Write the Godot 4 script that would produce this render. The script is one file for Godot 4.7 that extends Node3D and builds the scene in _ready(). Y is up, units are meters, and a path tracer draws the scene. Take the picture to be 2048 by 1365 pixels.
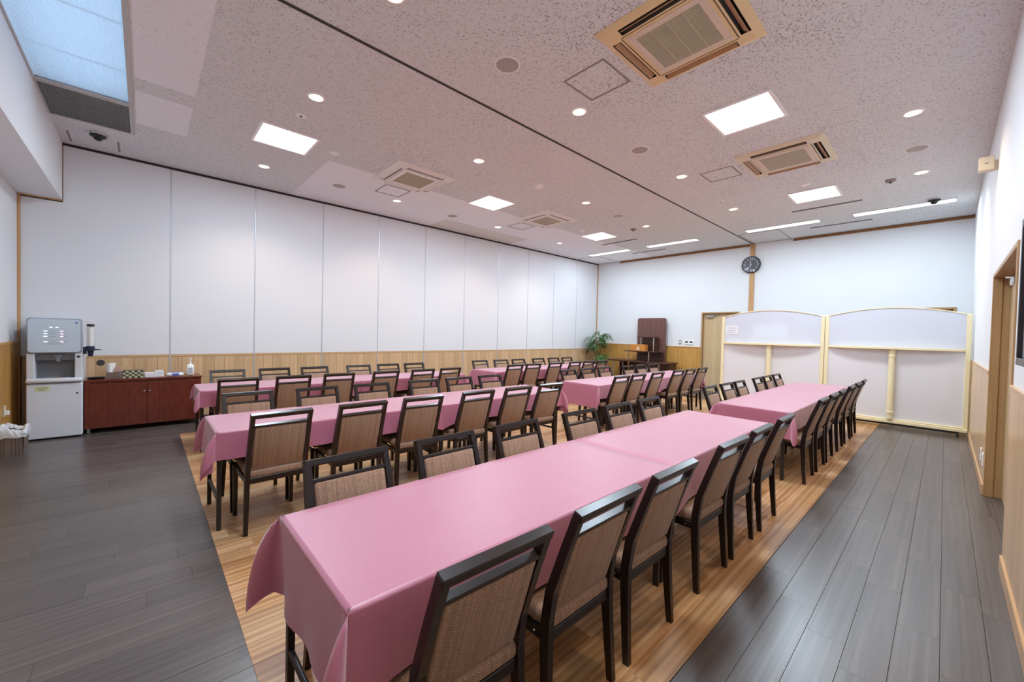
extends Node3D

# Room axes: x runs along the clock wall (negative towards the folding partition),
# z runs along the partition (negative towards the clock wall), y is up, metres.
const HC := 3.735      # ceiling height
const XP := -7.772     # face of the folding partition
const ZB := -10.907    # face of the clock wall
const XR := 0.294      # face of the doorway wall
const ZN := 1.16       # face of the near wall
const LAMP_COOL := Color(0.85, 0.935, 1.0)
const LAMP_WARM := Color(1.0, 0.89, 0.75)

var M := {}
var taken := {}
var boxes := {}
var rng := RandomNumberGenerator.new()


func _ready() -> void:
	rng.seed = 20417
	set_view()
	make_materials()
	build_floor()
	build_ceiling()
	build_partition()
	build_back_wall()
	build_right_wall()
	build_near_wall()
	build_ceiling_fittings()
	build_tables()
	build_chairs()
	build_screens()
	build_vending_corner()
	build_back_corner()
	build_wall_items()


# ------------------------------------------------------------------ view and light
func set_view() -> void:
	var cam := Camera3D.new()
	cam.name = "camera"
	cam.keep_aspect = Camera3D.KEEP_HEIGHT
	cam.fov = rad_to_deg(2.0 * atan(682.5 / 797.68))
	cam.near = 0.05
	cam.far = 100.0
	add_child(cam)
	cam.position = Vector3(0, 1.42425, 0)
	cam.rotation_order = EULER_ORDER_YXZ
	cam.rotation = Vector3(-0.0203, 0.8265, 0.0239)
	cam.current = true
	var env := Environment.new()
	env.background_mode = Environment.BG_SKY
	var sky := Sky.new()
	var sm := ProceduralSkyMaterial.new()
	sm.sky_top_color = Color(0.70, 0.84, 0.95)
	sm.sky_horizon_color = Color(0.84, 0.91, 0.97)
	sm.ground_horizon_color = Color(0.72, 0.76, 0.78)
	sm.ground_bottom_color = Color(0.42, 0.43, 0.42)
	sky.sky_material = sm
	env.sky = sky
	env.background_energy_multiplier = 2.6
	env.tonemap_mode = Environment.TONE_MAPPER_LINEAR
	env.tonemap_exposure = 1.18
	env.sdfgi_enabled = true
	env.ssao_enabled = true
	env.ssil_enabled = true
	var we := WorldEnvironment.new()
	we.name = "environment"
	we.environment = env
	add_child(we)


# ------------------------------------------------------------------ helpers
func numbered(called: String) -> String:
	if not taken.has(called):
		taken[called] = 0
		return called
	taken[called] += 1
	return "%s_%03d" % [called, taken[called]]


func tag(o: Node, label: String, category: String, group := "") -> void:
	o.set_meta("label", label)
	o.set_meta("category", category)
	if group != "":
		o.set_meta("group", group)


func thing(called: String, label: String, category: String, at := Vector3.ZERO, turn := 0.0, group := "") -> Node3D:
	var o := Node3D.new()
	o.name = numbered(called)
	add_child(o)
	o.position = at
	o.rotation.y = turn
	tag(o, label, category, group)
	return o


func structure(called: String, label: String, category: String) -> Node3D:
	var o := Node3D.new()
	o.name = called
	taken[called] = 0
	add_child(o)
	o.set_meta("kind", "structure")
	tag(o, label, category)
	return o


func part(parent: Node, called: String, mesh: Mesh, m: Material, at := Vector3.ZERO, rot := Vector3.ZERO) -> MeshInstance3D:
	var o := MeshInstance3D.new()
	o.name = called
	o.mesh = mesh
	o.material_override = m
	o.position = at
	o.rotation = rot
	parent.add_child(o, true)
	return o


func begin() -> SurfaceTool:
	var st := SurfaceTool.new()
	st.begin(Mesh.PRIMITIVE_TRIANGLES)
	return st


# a triangle whose front (clockwise) side looks along n
func tri(st: SurfaceTool, a: Vector3, b: Vector3, c: Vector3, n: Vector3, ua := Vector2.ZERO, ub := Vector2.ZERO, uc := Vector2.ZERO) -> void:
	if (c - a).cross(b - a).dot(n) < 0.0:
		var t := b
		b = c
		c = t
		var u := ub
		ub = uc
		uc = u
	for p in [[a, ua], [b, ub], [c, uc]]:
		st.set_normal(n)
		st.set_uv(p[1])
		st.add_vertex(p[0])


func quad(st: SurfaceTool, a: Vector3, b: Vector3, c: Vector3, d: Vector3, n := Vector3.ZERO) -> void:
	if n == Vector3.ZERO:
		n = (c - a).cross(b - a).normalized()
	tri(st, a, b, c, n)
	tri(st, a, c, d, n)


func add_box(st: SurfaceTool, lo: Vector3, hi: Vector3) -> void:
	var x0 := minf(lo.x, hi.x)
	var x1 := maxf(lo.x, hi.x)
	var y0 := minf(lo.y, hi.y)
	var y1 := maxf(lo.y, hi.y)
	var z0 := minf(lo.z, hi.z)
	var z1 := maxf(lo.z, hi.z)
	quad(st, Vector3(x0, y0, z0), Vector3(x1, y0, z0), Vector3(x1, y1, z0), Vector3(x0, y1, z0), Vector3(0, 0, -1))
	quad(st, Vector3(x0, y0, z1), Vector3(x1, y0, z1), Vector3(x1, y1, z1), Vector3(x0, y1, z1), Vector3(0, 0, 1))
	quad(st, Vector3(x0, y0, z0), Vector3(x1, y0, z0), Vector3(x1, y0, z1), Vector3(x0, y0, z1), Vector3(0, -1, 0))
	quad(st, Vector3(x0, y1, z0), Vector3(x1, y1, z0), Vector3(x1, y1, z1), Vector3(x0, y1, z1), Vector3(0, 1, 0))
	quad(st, Vector3(x0, y0, z0), Vector3(x0, y1, z0), Vector3(x0, y1, z1), Vector3(x0, y0, z1), Vector3(-1, 0, 0))
	quad(st, Vector3(x1, y0, z0), Vector3(x1, y1, z0), Vector3(x1, y1, z1), Vector3(x1, y0, z1), Vector3(1, 0, 0))


# a box with chamfered edges, centred on the origin; alike sizes share one mesh
func cbox(size: Vector3, b := 0.003) -> ArrayMesh:
	var key := "%.4f %.4f %.4f %.4f" % [size.x, size.y, size.z, b]
	if boxes.has(key):
		return boxes[key]
	var st := begin()
	var h := size / 2.0
	b = minf(b, minf(h.x, minf(h.y, h.z)) * 0.9)
	var i := h - Vector3(b, b, b)
	for s in [-1.0, 1.0]:
		quad(st, Vector3(s * h.x, -i.y, -i.z), Vector3(s * h.x, i.y, -i.z), Vector3(s * h.x, i.y, i.z), Vector3(s * h.x, -i.y, i.z), Vector3(s, 0, 0))
		quad(st, Vector3(-i.x, s * h.y, -i.z), Vector3(i.x, s * h.y, -i.z), Vector3(i.x, s * h.y, i.z), Vector3(-i.x, s * h.y, i.z), Vector3(0, s, 0))
		quad(st, Vector3(-i.x, -i.y, s * h.z), Vector3(i.x, -i.y, s * h.z), Vector3(i.x, i.y, s * h.z), Vector3(-i.x, i.y, s * h.z), Vector3(0, 0, s))
		for t in [-1.0, 1.0]:
			quad(st, Vector3(s * h.x, t * i.y, -i.z), Vector3(s * h.x, t * i.y, i.z), Vector3(s * i.x, t * h.y, i.z), Vector3(s * i.x, t * h.y, -i.z), Vector3(s, t, 0).normalized())
			quad(st, Vector3(s * h.x, -i.y, t * i.z), Vector3(s * h.x, i.y, t * i.z), Vector3(s * i.x, i.y, t * h.z), Vector3(s * i.x, -i.y, t * h.z), Vector3(s, 0, t).normalized())
			quad(st, Vector3(-i.x, s * h.y, t * i.z), Vector3(i.x, s * h.y, t * i.z), Vector3(i.x, s * i.y, t * h.z), Vector3(-i.x, s * i.y, t * h.z), Vector3(0, s, t).normalized())
			for u in [-1.0, 1.0]:
				tri(st, Vector3(s * h.x, t * i.y, u * i.z), Vector3(s * i.x, t * h.y, u * i.z), Vector3(s * i.x, t * i.y, u * h.z), Vector3(s, t, u).normalized())
	boxes[key] = st.commit()
	return boxes[key]


# a chamfered box given by two corners, placed as a part
func slab(parent: Node, called: String, lo: Vector3, hi: Vector3, m: Material, b := 0.003) -> MeshInstance3D:
	return part(parent, called, cbox((hi - lo).abs(), b), m, (lo + hi) / 2.0)


# a box with round edges and slightly swollen faces, for cushions and mouldings
func rbox(size: Vector3, r: float, k := 4) -> ArrayMesh:
	var st := begin()
	var h := size / 2.0
	var core := Vector3(maxf(h.x - r, 0.0), maxf(h.y - r, 0.0), maxf(h.z - r, 0.0))
	var lons := 4 * k
	var lats := 2 * k
	var grid := []
	for j in lats:
		var la := -PI / 2 + PI * (j + 0.5) / lats
		var row := []
		for i in lons:
			var lo := TAU * (i + 0.5) / lons
			var d := Vector3(cos(la) * cos(lo), sin(la), cos(la) * sin(lo))
			row.append([Vector3(signf(d.x) * core.x, signf(d.y) * core.y, signf(d.z) * core.z) + d * r, d])
		grid.append(row)
	for j in lats - 1:
		for i in lons:
			var a: Array = grid[j][i]
			var b: Array = grid[j][(i + 1) % lons]
			var c: Array = grid[j + 1][(i + 1) % lons]
			var d: Array = grid[j + 1][i]
			smooth_tri(st, a, b, c)
			smooth_tri(st, a, c, d)
	for s in [-1.0, 1.0]:
		var row: Array = grid[0] if s < 0 else grid[lats - 1]
		var pole := [Vector3(0, s * h.y, 0), Vector3(0, s, 0)]
		for i in lons:
			smooth_tri(st, row[i], row[(i + 1) % lons], pole)
	return st.commit()


func smooth_tri(st: SurfaceTool, a: Array, b: Array, c: Array) -> void:
	var n: Vector3 = a[1] + b[1] + c[1]
	if (c[0] - a[0]).cross(b[0] - a[0]).dot(n) < 0.0:
		var t := b
		b = c
		c = t
	for v in [a, b, c]:
		st.set_normal(v[1])
		st.set_uv(Vector2.ZERO)
		st.add_vertex(v[0])


# profile: points (radius, height), turned about y
func lathe(profile: Array, segs := 20) -> ArrayMesh:
	var st := begin()
	for k in profile.size() - 1:
		var p: Vector2 = profile[k]
		var q: Vector2 = profile[k + 1]
		var d := q - p
		var n2 := Vector2(d.y, -d.x).normalized()
		for i in segs:
			var a0 := TAU * i / segs
			var a1 := TAU * (i + 1) / segs
			var c0 := Vector3(cos(a0), 0, sin(a0))
			var c1 := Vector3(cos(a1), 0, sin(a1))
			var n0 := c0 * n2.x + Vector3.UP * n2.y
			var n1 := c1 * n2.x + Vector3.UP * n2.y
			var A := [c0 * p.x + Vector3.UP * p.y, n0]
			var B := [c1 * p.x + Vector3.UP * p.y, n1]
			var C := [c1 * q.x + Vector3.UP * q.y, n1]
			var D := [c0 * q.x + Vector3.UP * q.y, n0]
			if p.x > 0.00001:
				smooth_tri(st, A, B, C)
			if q.x > 0.00001:
				smooth_tri(st, A, C, D)
	return st.commit()


func add_tube(st: SurfaceTool, pts: Array, radii: Array, segs := 8) -> void:
	var rings := []
	for k in pts.size():
		var t: Vector3 = (pts[mini(k + 1, pts.size() - 1)] - pts[maxi(k - 1, 0)]).normalized()
		var u := t.cross(Vector3.UP if absf(t.y) < 0.9 else Vector3.RIGHT).normalized()
		var w := t.cross(u)
		var ring := []
		for i in segs:
			var a := TAU * i / segs
			var d := u * cos(a) + w * sin(a)
			ring.append([pts[k] + d * radii[mini(k, radii.size() - 1)], d])
		rings.append(ring)
	for k in rings.size() - 1:
		for i in segs:
			smooth_tri(st, rings[k][i], rings[k][(i + 1) % segs], rings[k + 1][(i + 1) % segs])
			smooth_tri(st, rings[k][i], rings[k + 1][(i + 1) % segs], rings[k + 1][i])
	for e in [0, rings.size() - 1]:
		var t: Vector3 = (pts[1] - pts[0]) if e == 0 else (pts[-1] - pts[-2])
		var n: Vector3 = -t.normalized() if e == 0 else t.normalized()
		for i in segs:
			tri(st, pts[e], rings[e][i][0], rings[e][(i + 1) % segs][0], n)


func tube(pts: Array, radii: Array, segs := 8) -> ArrayMesh:
	var st := begin()
	add_tube(st, pts, radii, segs)
	return st.commit()


# outline in the xy plane, extruded by depth along z (centred)
func prism(outline: PackedVector2Array, depth: float) -> ArrayMesh:
	var st := begin()
	var idx := Geometry2D.triangulate_polygon(outline)
	for s in [-1.0, 1.0]:
		for t in range(0, idx.size(), 3):
			var v := []
			for k in 3:
				var p := outline[idx[t + k]]
				v.append(Vector3(p.x, p.y, s * depth / 2.0))
			tri(st, v[0], v[1], v[2], Vector3(0, 0, s))
	var ccw := not Geometry2D.is_polygon_clockwise(outline)
	for i in outline.size():
		var p := outline[i]
		var q := outline[(i + 1) % outline.size()]
		var d := q - p
		var n := Vector3(d.y, -d.x, 0).normalized() * (1.0 if ccw else -1.0)
		quad(st, Vector3(p.x, p.y, -depth / 2), Vector3(q.x, q.y, -depth / 2), Vector3(q.x, q.y, depth / 2), Vector3(p.x, p.y, depth / 2), n)
	return st.commit()


# rectangular sections stacked along y: levels are [centre, half width x, half width z]
func loft(levels: Array) -> ArrayMesh:
	var st := begin()
	var rings := []
	for l in levels:
		var c: Vector3 = l[0]
		rings.append([c + Vector3(-l[1], 0, -l[2]), c + Vector3(l[1], 0, -l[2]), c + Vector3(l[1], 0, l[2]), c + Vector3(-l[1], 0, l[2])])
	var outward := [Vector3(0, 0, -1), Vector3(1, 0, 0), Vector3(0, 0, 1), Vector3(-1, 0, 0)]
	for k in rings.size() - 1:
		for i in 4:
			var a: Vector3 = rings[k][i]
			var b: Vector3 = rings[k][(i + 1) % 4]
			var c: Vector3 = rings[k + 1][(i + 1) % 4]
			var d: Vector3 = rings[k + 1][i]
			var n := (c - a).cross(d - b).normalized()
			if n.dot(outward[i]) < 0:
				n = -n
			quad(st, a, b, c, d, n)
	quad(st, rings[0][0], rings[0][1], rings[0][2], rings[0][3], Vector3.DOWN)
	quad(st, rings[-1][0], rings[-1][1], rings[-1][2], rings[-1][3], Vector3.UP)
	return st.commit()


# ------------------------------------------------------------------ materials
func mat(c: Color, rough := 0.6, metal := 0.0, spec := 0.5) -> StandardMaterial3D:
	var m := StandardMaterial3D.new()
	m.albedo_color = c
	m.roughness = rough
	m.metallic = metal
	m.metallic_specular = spec
	return m


func c8(r: float, g: float, b: float) -> Color:
	return Color(r / 255.0, g / 255.0, b / 255.0)


func textured(tex: Texture2D, scale: Vector3, rough := 0.6, tint := Color.WHITE, world := true, offset := Vector3.ZERO) -> StandardMaterial3D:
	var m := mat(tint, rough)
	m.albedo_texture = tex
	m.uv1_triplanar = true
	m.uv1_world_triplanar = world
	m.uv1_triplanar_sharpness = 8.0
	m.uv1_scale = scale
	m.uv1_offset = offset
	return m


# streaks along v; dark, mid and light are the tones of the grain
func grain(w: int, h: int, stretch: float, freq: float, tones: Array, seed_: int, fine := 0.35) -> ImageTexture:
	var n := FastNoiseLite.new()
	n.seed = seed_
	n.noise_type = FastNoiseLite.TYPE_SIMPLEX_SMOOTH
	n.frequency = freq
	n.fractal_octaves = 4
	var f := FastNoiseLite.new()
	f.seed = seed_ + 7
	f.frequency = 0.22
	f.fractal_octaves = 2
	var data := PackedByteArray()
	data.resize(w * h * 3)
	var lo: Color = tones[0]
	var mid: Color = tones[1]
	var hi: Color = tones[2]
	for y in h:
		# fold v so that the picture repeats without a seam
		var yy := absf(y - h / 2.0) / stretch
		for x in w:
			var xx := absf(x - w / 2.0)
			var v := 0.5 + 0.5 * n.get_noise_2d(xx, yy) + fine * 0.5 * f.get_noise_2d(xx * 1.3, yy * 1.5)
			v = clampf((v - 0.5) * 1.5 + 0.5, 0.0, 1.0)
			var c := lo.lerp(mid, v * 2.0) if v < 0.5 else mid.lerp(hi, v * 2.0 - 1.0)
			var k := (y * w + x) * 3
			data[k] = int(c.r * 255.0)
			data[k + 1] = int(c.g * 255.0)
			data[k + 2] = int(c.b * 255.0)
	return ImageTexture.create_from_image(Image.create_from_data(w, h, false, Image.FORMAT_RGB8, data))


# woven cloth: repeated small cells of warp and weft with irregular tone
func weave(w: int, h: int, cell_x: int, cell_y: int, dark: Color, light: Color, seed_: int, stripe: float) -> ImageTexture:
	var r := RandomNumberGenerator.new()
	r.seed = seed_
	var im := Image.create(w, h, false, Image.FORMAT_RGB8)
	for i in w / cell_x:
		var band := r.randf() * stripe
		for j in h / cell_y:
			var v := clampf((0.75 if (i + j) % 2 == 0 else 0.3) + (r.randf() - 0.5) * 0.4 + band - stripe / 2, 0.0, 1.0)
			im.fill_rect(Rect2i(i * cell_x, j * cell_y, cell_x, cell_y), dark.lerp(light, v))
			im.fill_rect(Rect2i(i * cell_x, j * cell_y, 1, cell_y), dark.lerp(light, v * 0.5))
	return ImageTexture.create_from_image(im)


func glow(c: Color, energy: float) -> StandardMaterial3D:
	var m := mat(Color.WHITE, 0.5)
	m.emission_enabled = true
	m.emission = c
	m.emission_energy_multiplier = energy
	return m


func make_materials() -> void:
	# floors: vinyl planks, grain along z
	var tex_dark := grain(256, 512, 34.0, 0.03, [c8(71, 64, 62), c8(89, 82, 80), c8(107, 98, 93)], 11, 0.25)
	var tex_wood := grain(256, 512, 34.0, 0.03, [c8(160, 116, 78), c8(200, 156, 112), c8(224, 188, 147)], 23, 0.22)
	M.dark_planks = []
	M.wood_planks = []
	for k in 6:
		var tone: float = [1.0, 0.96, 1.03, 0.98, 1.02, 0.95][k]
		var d := textured(tex_dark, Vector3(2.2, 1.0, 0.55), 0.3, Color(tone, tone, tone), true, Vector3(0.37 * k, 0.0, 0.23 * k))
		d.metallic_specular = 0.62
		M.dark_planks.append(d)
		var t2: float = [0.92, 1.0, 0.96, 0.84, 0.98, 0.9][k]
		var wd := textured(tex_wood, Vector3(2.6, 1.0, 0.5), 0.36, Color(t2, t2 * [1.0, 1.0, 0.97, 0.95, 1.02, 0.96][k], t2 * [0.98, 1.02, 0.92, 0.9, 1.05, 0.93][k]), true, Vector3(0.31 * k, 0.0, 0.19 * k))
		M.wood_planks.append(wd)
	M.subfloor = mat(c8(52, 47, 45), 0.8)
	# walls
	M.white_wall = mat(c8(233, 233, 234), 0.75)
	M.partition = mat(c8(232, 231, 233), 0.55)
	M.alu = mat(c8(206, 208, 214), 0.35, 0.45)
	M.track = mat(c8(40, 34, 34), 0.6)
	M.track_grey = mat(c8(96, 92, 90), 0.5, 0.3)
	# wall boards: vertical grain; the x and z planes take v from y
	var tex_board := grain(256, 512, 22.0, 0.05, [c8(200, 162, 122), c8(213, 177, 138), c8(222, 189, 152)], 37, 0.2)
	M.boards = []
	for k in 3:
		var tone: float = [1.0, 0.965, 1.03][k]
		var b := textured(tex_board, Vector3(3.0, 0.9, 3.0), 0.3, Color(tone, tone * 0.995, tone * 0.98), true, Vector3(0.3 * k, 0.4 * k, 0.2 * k))
		M.boards.append(b)
	var tex_amber := grain(256, 512, 22.0, 0.05, [c8(186, 132, 62), c8(202, 150, 78), c8(214, 166, 94)], 41, 0.2)
	M.amber_boards = []
	for k in 3:
		var tone: float = [1.0, 0.97, 1.03][k]
		M.amber_boards.append(textured(tex_amber, Vector3(1.6, 0.7, 1.6), 0.35, Color(tone, tone, tone), true, Vector3(0.3 * k, 0.4 * k, 0.1 * k)))
	M.board_rail = mat(c8(206, 165, 120), 0.35)
	M.amber_rail = mat(c8(200, 150, 86), 0.4)
	M.trim_wood = textured(tex_board, Vector3(2.0, 0.8, 2.0), 0.45, c8(238, 222, 196))
	M.crown = mat(c8(140, 92, 48), 0.5)
	var tex_door := grain(256, 512, 24.0, 0.05, [c8(190, 160, 118), c8(203, 175, 134), c8(214, 188, 148)], 43, 0.2)
	M.door = textured(tex_door, Vector3(2.2, 0.8, 2.2), 0.45)
	M.door_frame = textured(tex_door, Vector3(2.6, 0.7, 2.6), 0.45, c8(226, 206, 180))
	M.side_frame = textured(tex_door, Vector3(2.6, 0.7, 2.6), 0.4, c8(222, 206, 188))
	# furniture
	M.frame_wood = mat(c8(31, 20, 19), 0.34, 0.0, 0.38)
	M.frame_wood.clearcoat_enabled = true
	M.frame_wood.clearcoat = 0.3
	M.frame_wood.clearcoat_roughness = 0.22
	var tex_fabric := weave(240, 240, 6, 4, c8(124, 95, 78), c8(186, 154, 129), 5, 0.35)
	M.fabric = textured(tex_fabric, Vector3(4.0, 4.0, 4.0), 0.72, Color.WHITE, false)
	M.fabric.metallic_specular = 0.4
	M.fabric.rim_enabled = true
	M.fabric.rim = 0.25
	var tex_cloth := weave(256, 256, 2, 2, c8(176, 98, 126), c8(192, 115, 144), 9, 0.25)
	M.cloth = textured(tex_cloth, Vector3(1.6, 1.6, 1.6), 0.44, Color.WHITE, true)
	M.cloth.metallic_specular = 0.7
	M.cloth.rim_enabled = true
	M.cloth.rim = 1.0
	M.cloth.rim_tint = 0.2
	M.table_top = mat(c8(70, 58, 52), 0.5)
	M.table_leg = mat(c8(54, 50, 50), 0.35, 0.4)
	M.bolt = mat(c8(160, 160, 160), 0.3, 0.9)
	# screens
	M.cream = mat(c8(246, 233, 192), 0.42)
	M.screen_panel = mat(c8(232, 231, 236), 0.3)
	M.screen_gloss = mat(c8(216, 221, 234), 0.06, 0.0, 0.68)
	M.paper = mat(c8(240, 240, 244), 0.6)
	M.print_line = mat(c8(186, 180, 194), 0.7)
	M.caster = mat(c8(30, 32, 36), 0.4)
	# machines and fittings
	M.machine_white = mat(c8(224, 228, 238), 0.4)
	M.machine_head = mat(c8(202, 213, 224), 0.3)
	M.machine_edge = mat(c8(150, 160, 172), 0.35)
	M.machine_side = mat(c8(216, 217, 223), 0.45)
	M.machine_bay = mat(c8(112, 115, 122), 0.35)
	M.navy = mat(c8(32, 42, 70), 0.35)
	M.black = mat(c8(24, 22, 22), 0.4)
	M.dark_grey = mat(c8(64, 62, 62), 0.5)
	M.grey = mat(c8(140, 138, 136), 0.5)
	M.logo_blue = mat(c8(48, 84, 178), 0.4)
	M.sticker = mat(c8(214, 222, 178), 0.5)
	M.sticker_ink = mat(c8(110, 120, 84), 0.6)
	M.orange = mat(c8(226, 168, 40), 0.4)
	M.lamp_blue = glow(c8(214, 226, 255), 1.1)
	M.lamp_pink = glow(c8(255, 186, 204), 0.95)
	M.clear = mat(Color(0.95, 0.96, 1.0, 0.06), 0.05)
	M.clear.transparency = BaseMaterial3D.TRANSPARENCY_ALPHA
	M.glass = mat(Color(0.95, 0.98, 1.0, 0.1), 0.03)
	M.glass.transparency = BaseMaterial3D.TRANSPARENCY_ALPHA
	var tex_maho := grain(256, 512, 12.0, 0.06, [c8(92, 36, 24), c8(106, 44, 30), c8(116, 51, 36)], 51, 0.15)
	M.mahogany = textured(tex_maho, Vector3(2.0, 1.4, 2.0), 0.28)
	M.mahogany.clearcoat_enabled = true
	M.mahogany.clearcoat = 0.4
	M.mahogany.clearcoat_roughness = 0.15
	var tex_walnut := grain(256, 512, 24.0, 0.07, [c8(92, 58, 52), c8(112, 76, 69), c8(122, 85, 78)], 53)
	M.walnut = textured(tex_walnut, Vector3(2.4, 0.9, 2.4), 0.45)
	M.walnut_dark = mat(c8(70, 38, 30), 0.4)
	M.chrome = mat(c8(204, 202, 198), 0.22, 0.9)
	M.ivory = mat(c8(222, 210, 184), 0.5)
	M.ac_white = mat(c8(240, 236, 231), 0.5)
	M.ac_aged = mat(c8(232, 205, 156), 0.5)
	M.ac_inner = mat(c8(222, 204, 184), 0.5)
	M.ac_aged_pale = mat(c8(226, 214, 184), 0.5)
	M.ac_vane = mat(c8(176, 132, 92), 0.5)
	M.ac_vane_white = mat(c8(232, 227, 221), 0.5)
	M.ac_slat = mat(c8(200, 190, 164), 0.6)
	M.galvanised = mat(c8(134, 134, 132), 0.5, 0.3)
	M.filter = mat(c8(140, 136, 126), 0.8)
	M.fitting_white = mat(c8(247, 246, 244), 0.45)
	M.reflector = mat(c8(240, 232, 220), 0.2, 0.6)
	M.panel_glow = glow(c8(244, 249, 255), 2.6)
	M.down_glow = glow(c8(255, 232, 196), 3.2)
	M.hatch = mat(c8(150, 136, 132), 0.6)
	M.speaker = mat(c8(176, 170, 166), 0.75)
	M.slot = mat(c8(96, 90, 88), 0.7)
	M.dome = mat(c8(34, 36, 44), 0.12)
	M.ribbed = mat(c8(226, 238, 246), 0.3)
	M.ribbed.backlight_enabled = true
	M.ribbed.backlight = Color(0.95, 0.97, 1.0)
	M.ribbed_unlit = mat(c8(92, 90, 88), 0.35)  # the skylight sheet with no light above, that darkness put into the colour
	M.sky_frame = mat(c8(196, 192, 190), 0.45)
	M.shaft = mat(c8(232, 238, 244), 0.8)
	M.bag = mat(c8(226, 230, 236), 0.35)
	M.bag.backlight_enabled = true
	M.bag.backlight = Color(0.35, 0.36, 0.38)
	var tex_basket := weave(160, 160, 8, 6, c8(92, 76, 68), c8(140, 122, 112), 15, 0.2)
	M.basket = textured(tex_basket, Vector3(3.0, 3.0, 3.0), 0.7)
	var tex_bin := weave(160, 160, 6, 160, c8(96, 82, 76), c8(138, 124, 116), 17, 0.3)
	M.bin = textured(tex_bin, Vector3(3.2, 3.2, 3.2), 0.6)
	M.pink_paper = mat(c8(222, 176, 194), 0.7)
	M.check_dark = mat(c8(64, 70, 52), 0.6)
	M.check_light = mat(c8(196, 192, 160), 0.6)
	M.wipe_blue = mat(c8(48, 92, 196), 0.4)
	M.leaf = mat(c8(62, 104, 58), 0.45)
	M.leaf.backlight_enabled = true
	M.leaf.backlight = Color(0.3, 0.42, 0.24)
	M.leaf_light = mat(c8(104, 142, 84), 0.45)
	M.leaf_light.backlight_enabled = true
	M.leaf_light.backlight = Color(0.36, 0.46, 0.28)
	M.stem = mat(c8(128, 118, 66), 0.6)
	M.pot = mat(c8(116, 82, 54), 0.6)
	M.soil = mat(c8(54, 40, 32), 0.9)
	M.box_orange = textured(tex_amber, Vector3(3.0, 2.0, 3.0), 0.5, c8(255, 226, 186))
	M.clock_face = mat(c8(40, 42, 50), 0.3)
	M.clock_mark = mat(c8(218, 222, 230), 0.5)


# ------------------------------------------------------------------ floor
func build_floor() -> void:
	# the floor of dark vinyl planks, with an inlaid field of oak-look planks under the tables
	var field := Rect2(-6.738, -9.52, 6.01, 9.18)   # x, z, width, length of the field
	var f := structure("floor", "dark grey brown vinyl plank floor around the tables", "floor")
	slab(f, "subfloor", Vector3(XP - 0.6, -0.16, ZB - 0.15), Vector3(XR + 0.25, -0.006, ZN + 0.15), M.subfloor, 0.0)
	var list := []
	planks(Rect2(-0.728, ZB, XR + 0.16 + 0.728, ZN - ZB), 0.1502, 0.92, -0.574, 1, list)
	planks(Rect2(XP - 0.1, -0.34, -0.728 - XP + 0.1, ZN + 0.34), 0.1502, 0.92, -0.574, 2, list)
	planks(Rect2(XP - 0.1, -9.52, -6.738 - XP + 0.1, 9.18), 0.1502, 0.92, -0.574, 3, list)
	planks(Rect2(XP - 0.1, ZB, -0.728 - XP + 0.1, ZB * -1.0 - 9.52), 0.1502, 0.92, -0.574, 4, list)
	lay(f, list, M.dark_planks, 0.0007)
	var g := structure("floor_inlay", "warm oak look plank floor under the rows of tables", "floor")
	var wood := []
	planks(field, 0.1202, 0.92, -0.728, 5, wood)
	lay(g, wood, M.wood_planks, 0.0004)


func planks(area: Rect2, width: float, length: float, joint_x: float, seed_: int, out: Array) -> void:
	var r := RandomNumberGenerator.new()
	r.seed = seed_ * 77
	var x1 := area.position.x + area.size.x
	var z1 := area.position.y + area.size.y
	var first := ceili((area.position.x - joint_x) / width) - 1
	var x := joint_x + first * width
	while x < x1 - 0.001:
		var a := maxf(x, area.position.x)
		var b := minf(x + width, x1)
		var z := area.position.y - r.randf() * length
		while z < z1 - 0.001:
			var c := maxf(z, area.position.y)
			var d := minf(z + length, z1)
			if b - a > 0.004 and d - c > 0.004:
				out.append([a, b, c, d, r.randi() % 6])
			z += length
		x += width


# the 300 planks that show largest are parts of their own, the rest one part
func lay(floor_: Node3D, list: Array, mats: Array, gap: float) -> void:
	var eye := Vector2(-0.7, -1.0)
	list.sort_custom(func(p, q): return near(p, eye) < near(q, eye))
	var rest := []
	for k in mats.size():
		rest.append(begin())
	var left := 0
	for k in list.size():
		var p: Array = list[k]
		var lo := Vector3(p[0] + gap, -0.006, p[2] + gap * 0.5)
		var hi := Vector3(p[1] - gap, 0.0, p[3] - gap * 0.5)
		if k < 300:
			slab(floor_, "plank", lo, hi, mats[p[4]], 0.0005)
		else:
			add_box(rest[p[4]], lo, hi)
			left += 1
	if left:
		var mesh := ArrayMesh.new()
		for k in mats.size():
			mesh = rest[k].commit(mesh)
		for k in mesh.get_surface_count():
			mesh.surface_set_material(k, mats[k])
		var o := MeshInstance3D.new()
		o.name = "far_planks"
		o.mesh = mesh
		o.set_meta("kind", "stuff")
		floor_.add_child(o, true)


func near(p: Array, eye: Vector2) -> float:
	var c := Vector2((p[0] + p[1]) / 2.0, (p[2] + p[3]) / 2.0)
	return (c - eye).length() + (3.0 if c.y > 0.3 and c.x > -2.0 else 0.0)


# ------------------------------------------------------------------ ceiling
const AIR_UNITS := [[-1.445, -3.0], [-1.445, -5.98], [-5.55, -3.0], [-5.55, -5.98]]
const SKYLIGHT := [-5.87, -2.6, 0.135, 0.775]   # x0, x1, z0, z1 of the opening

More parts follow.
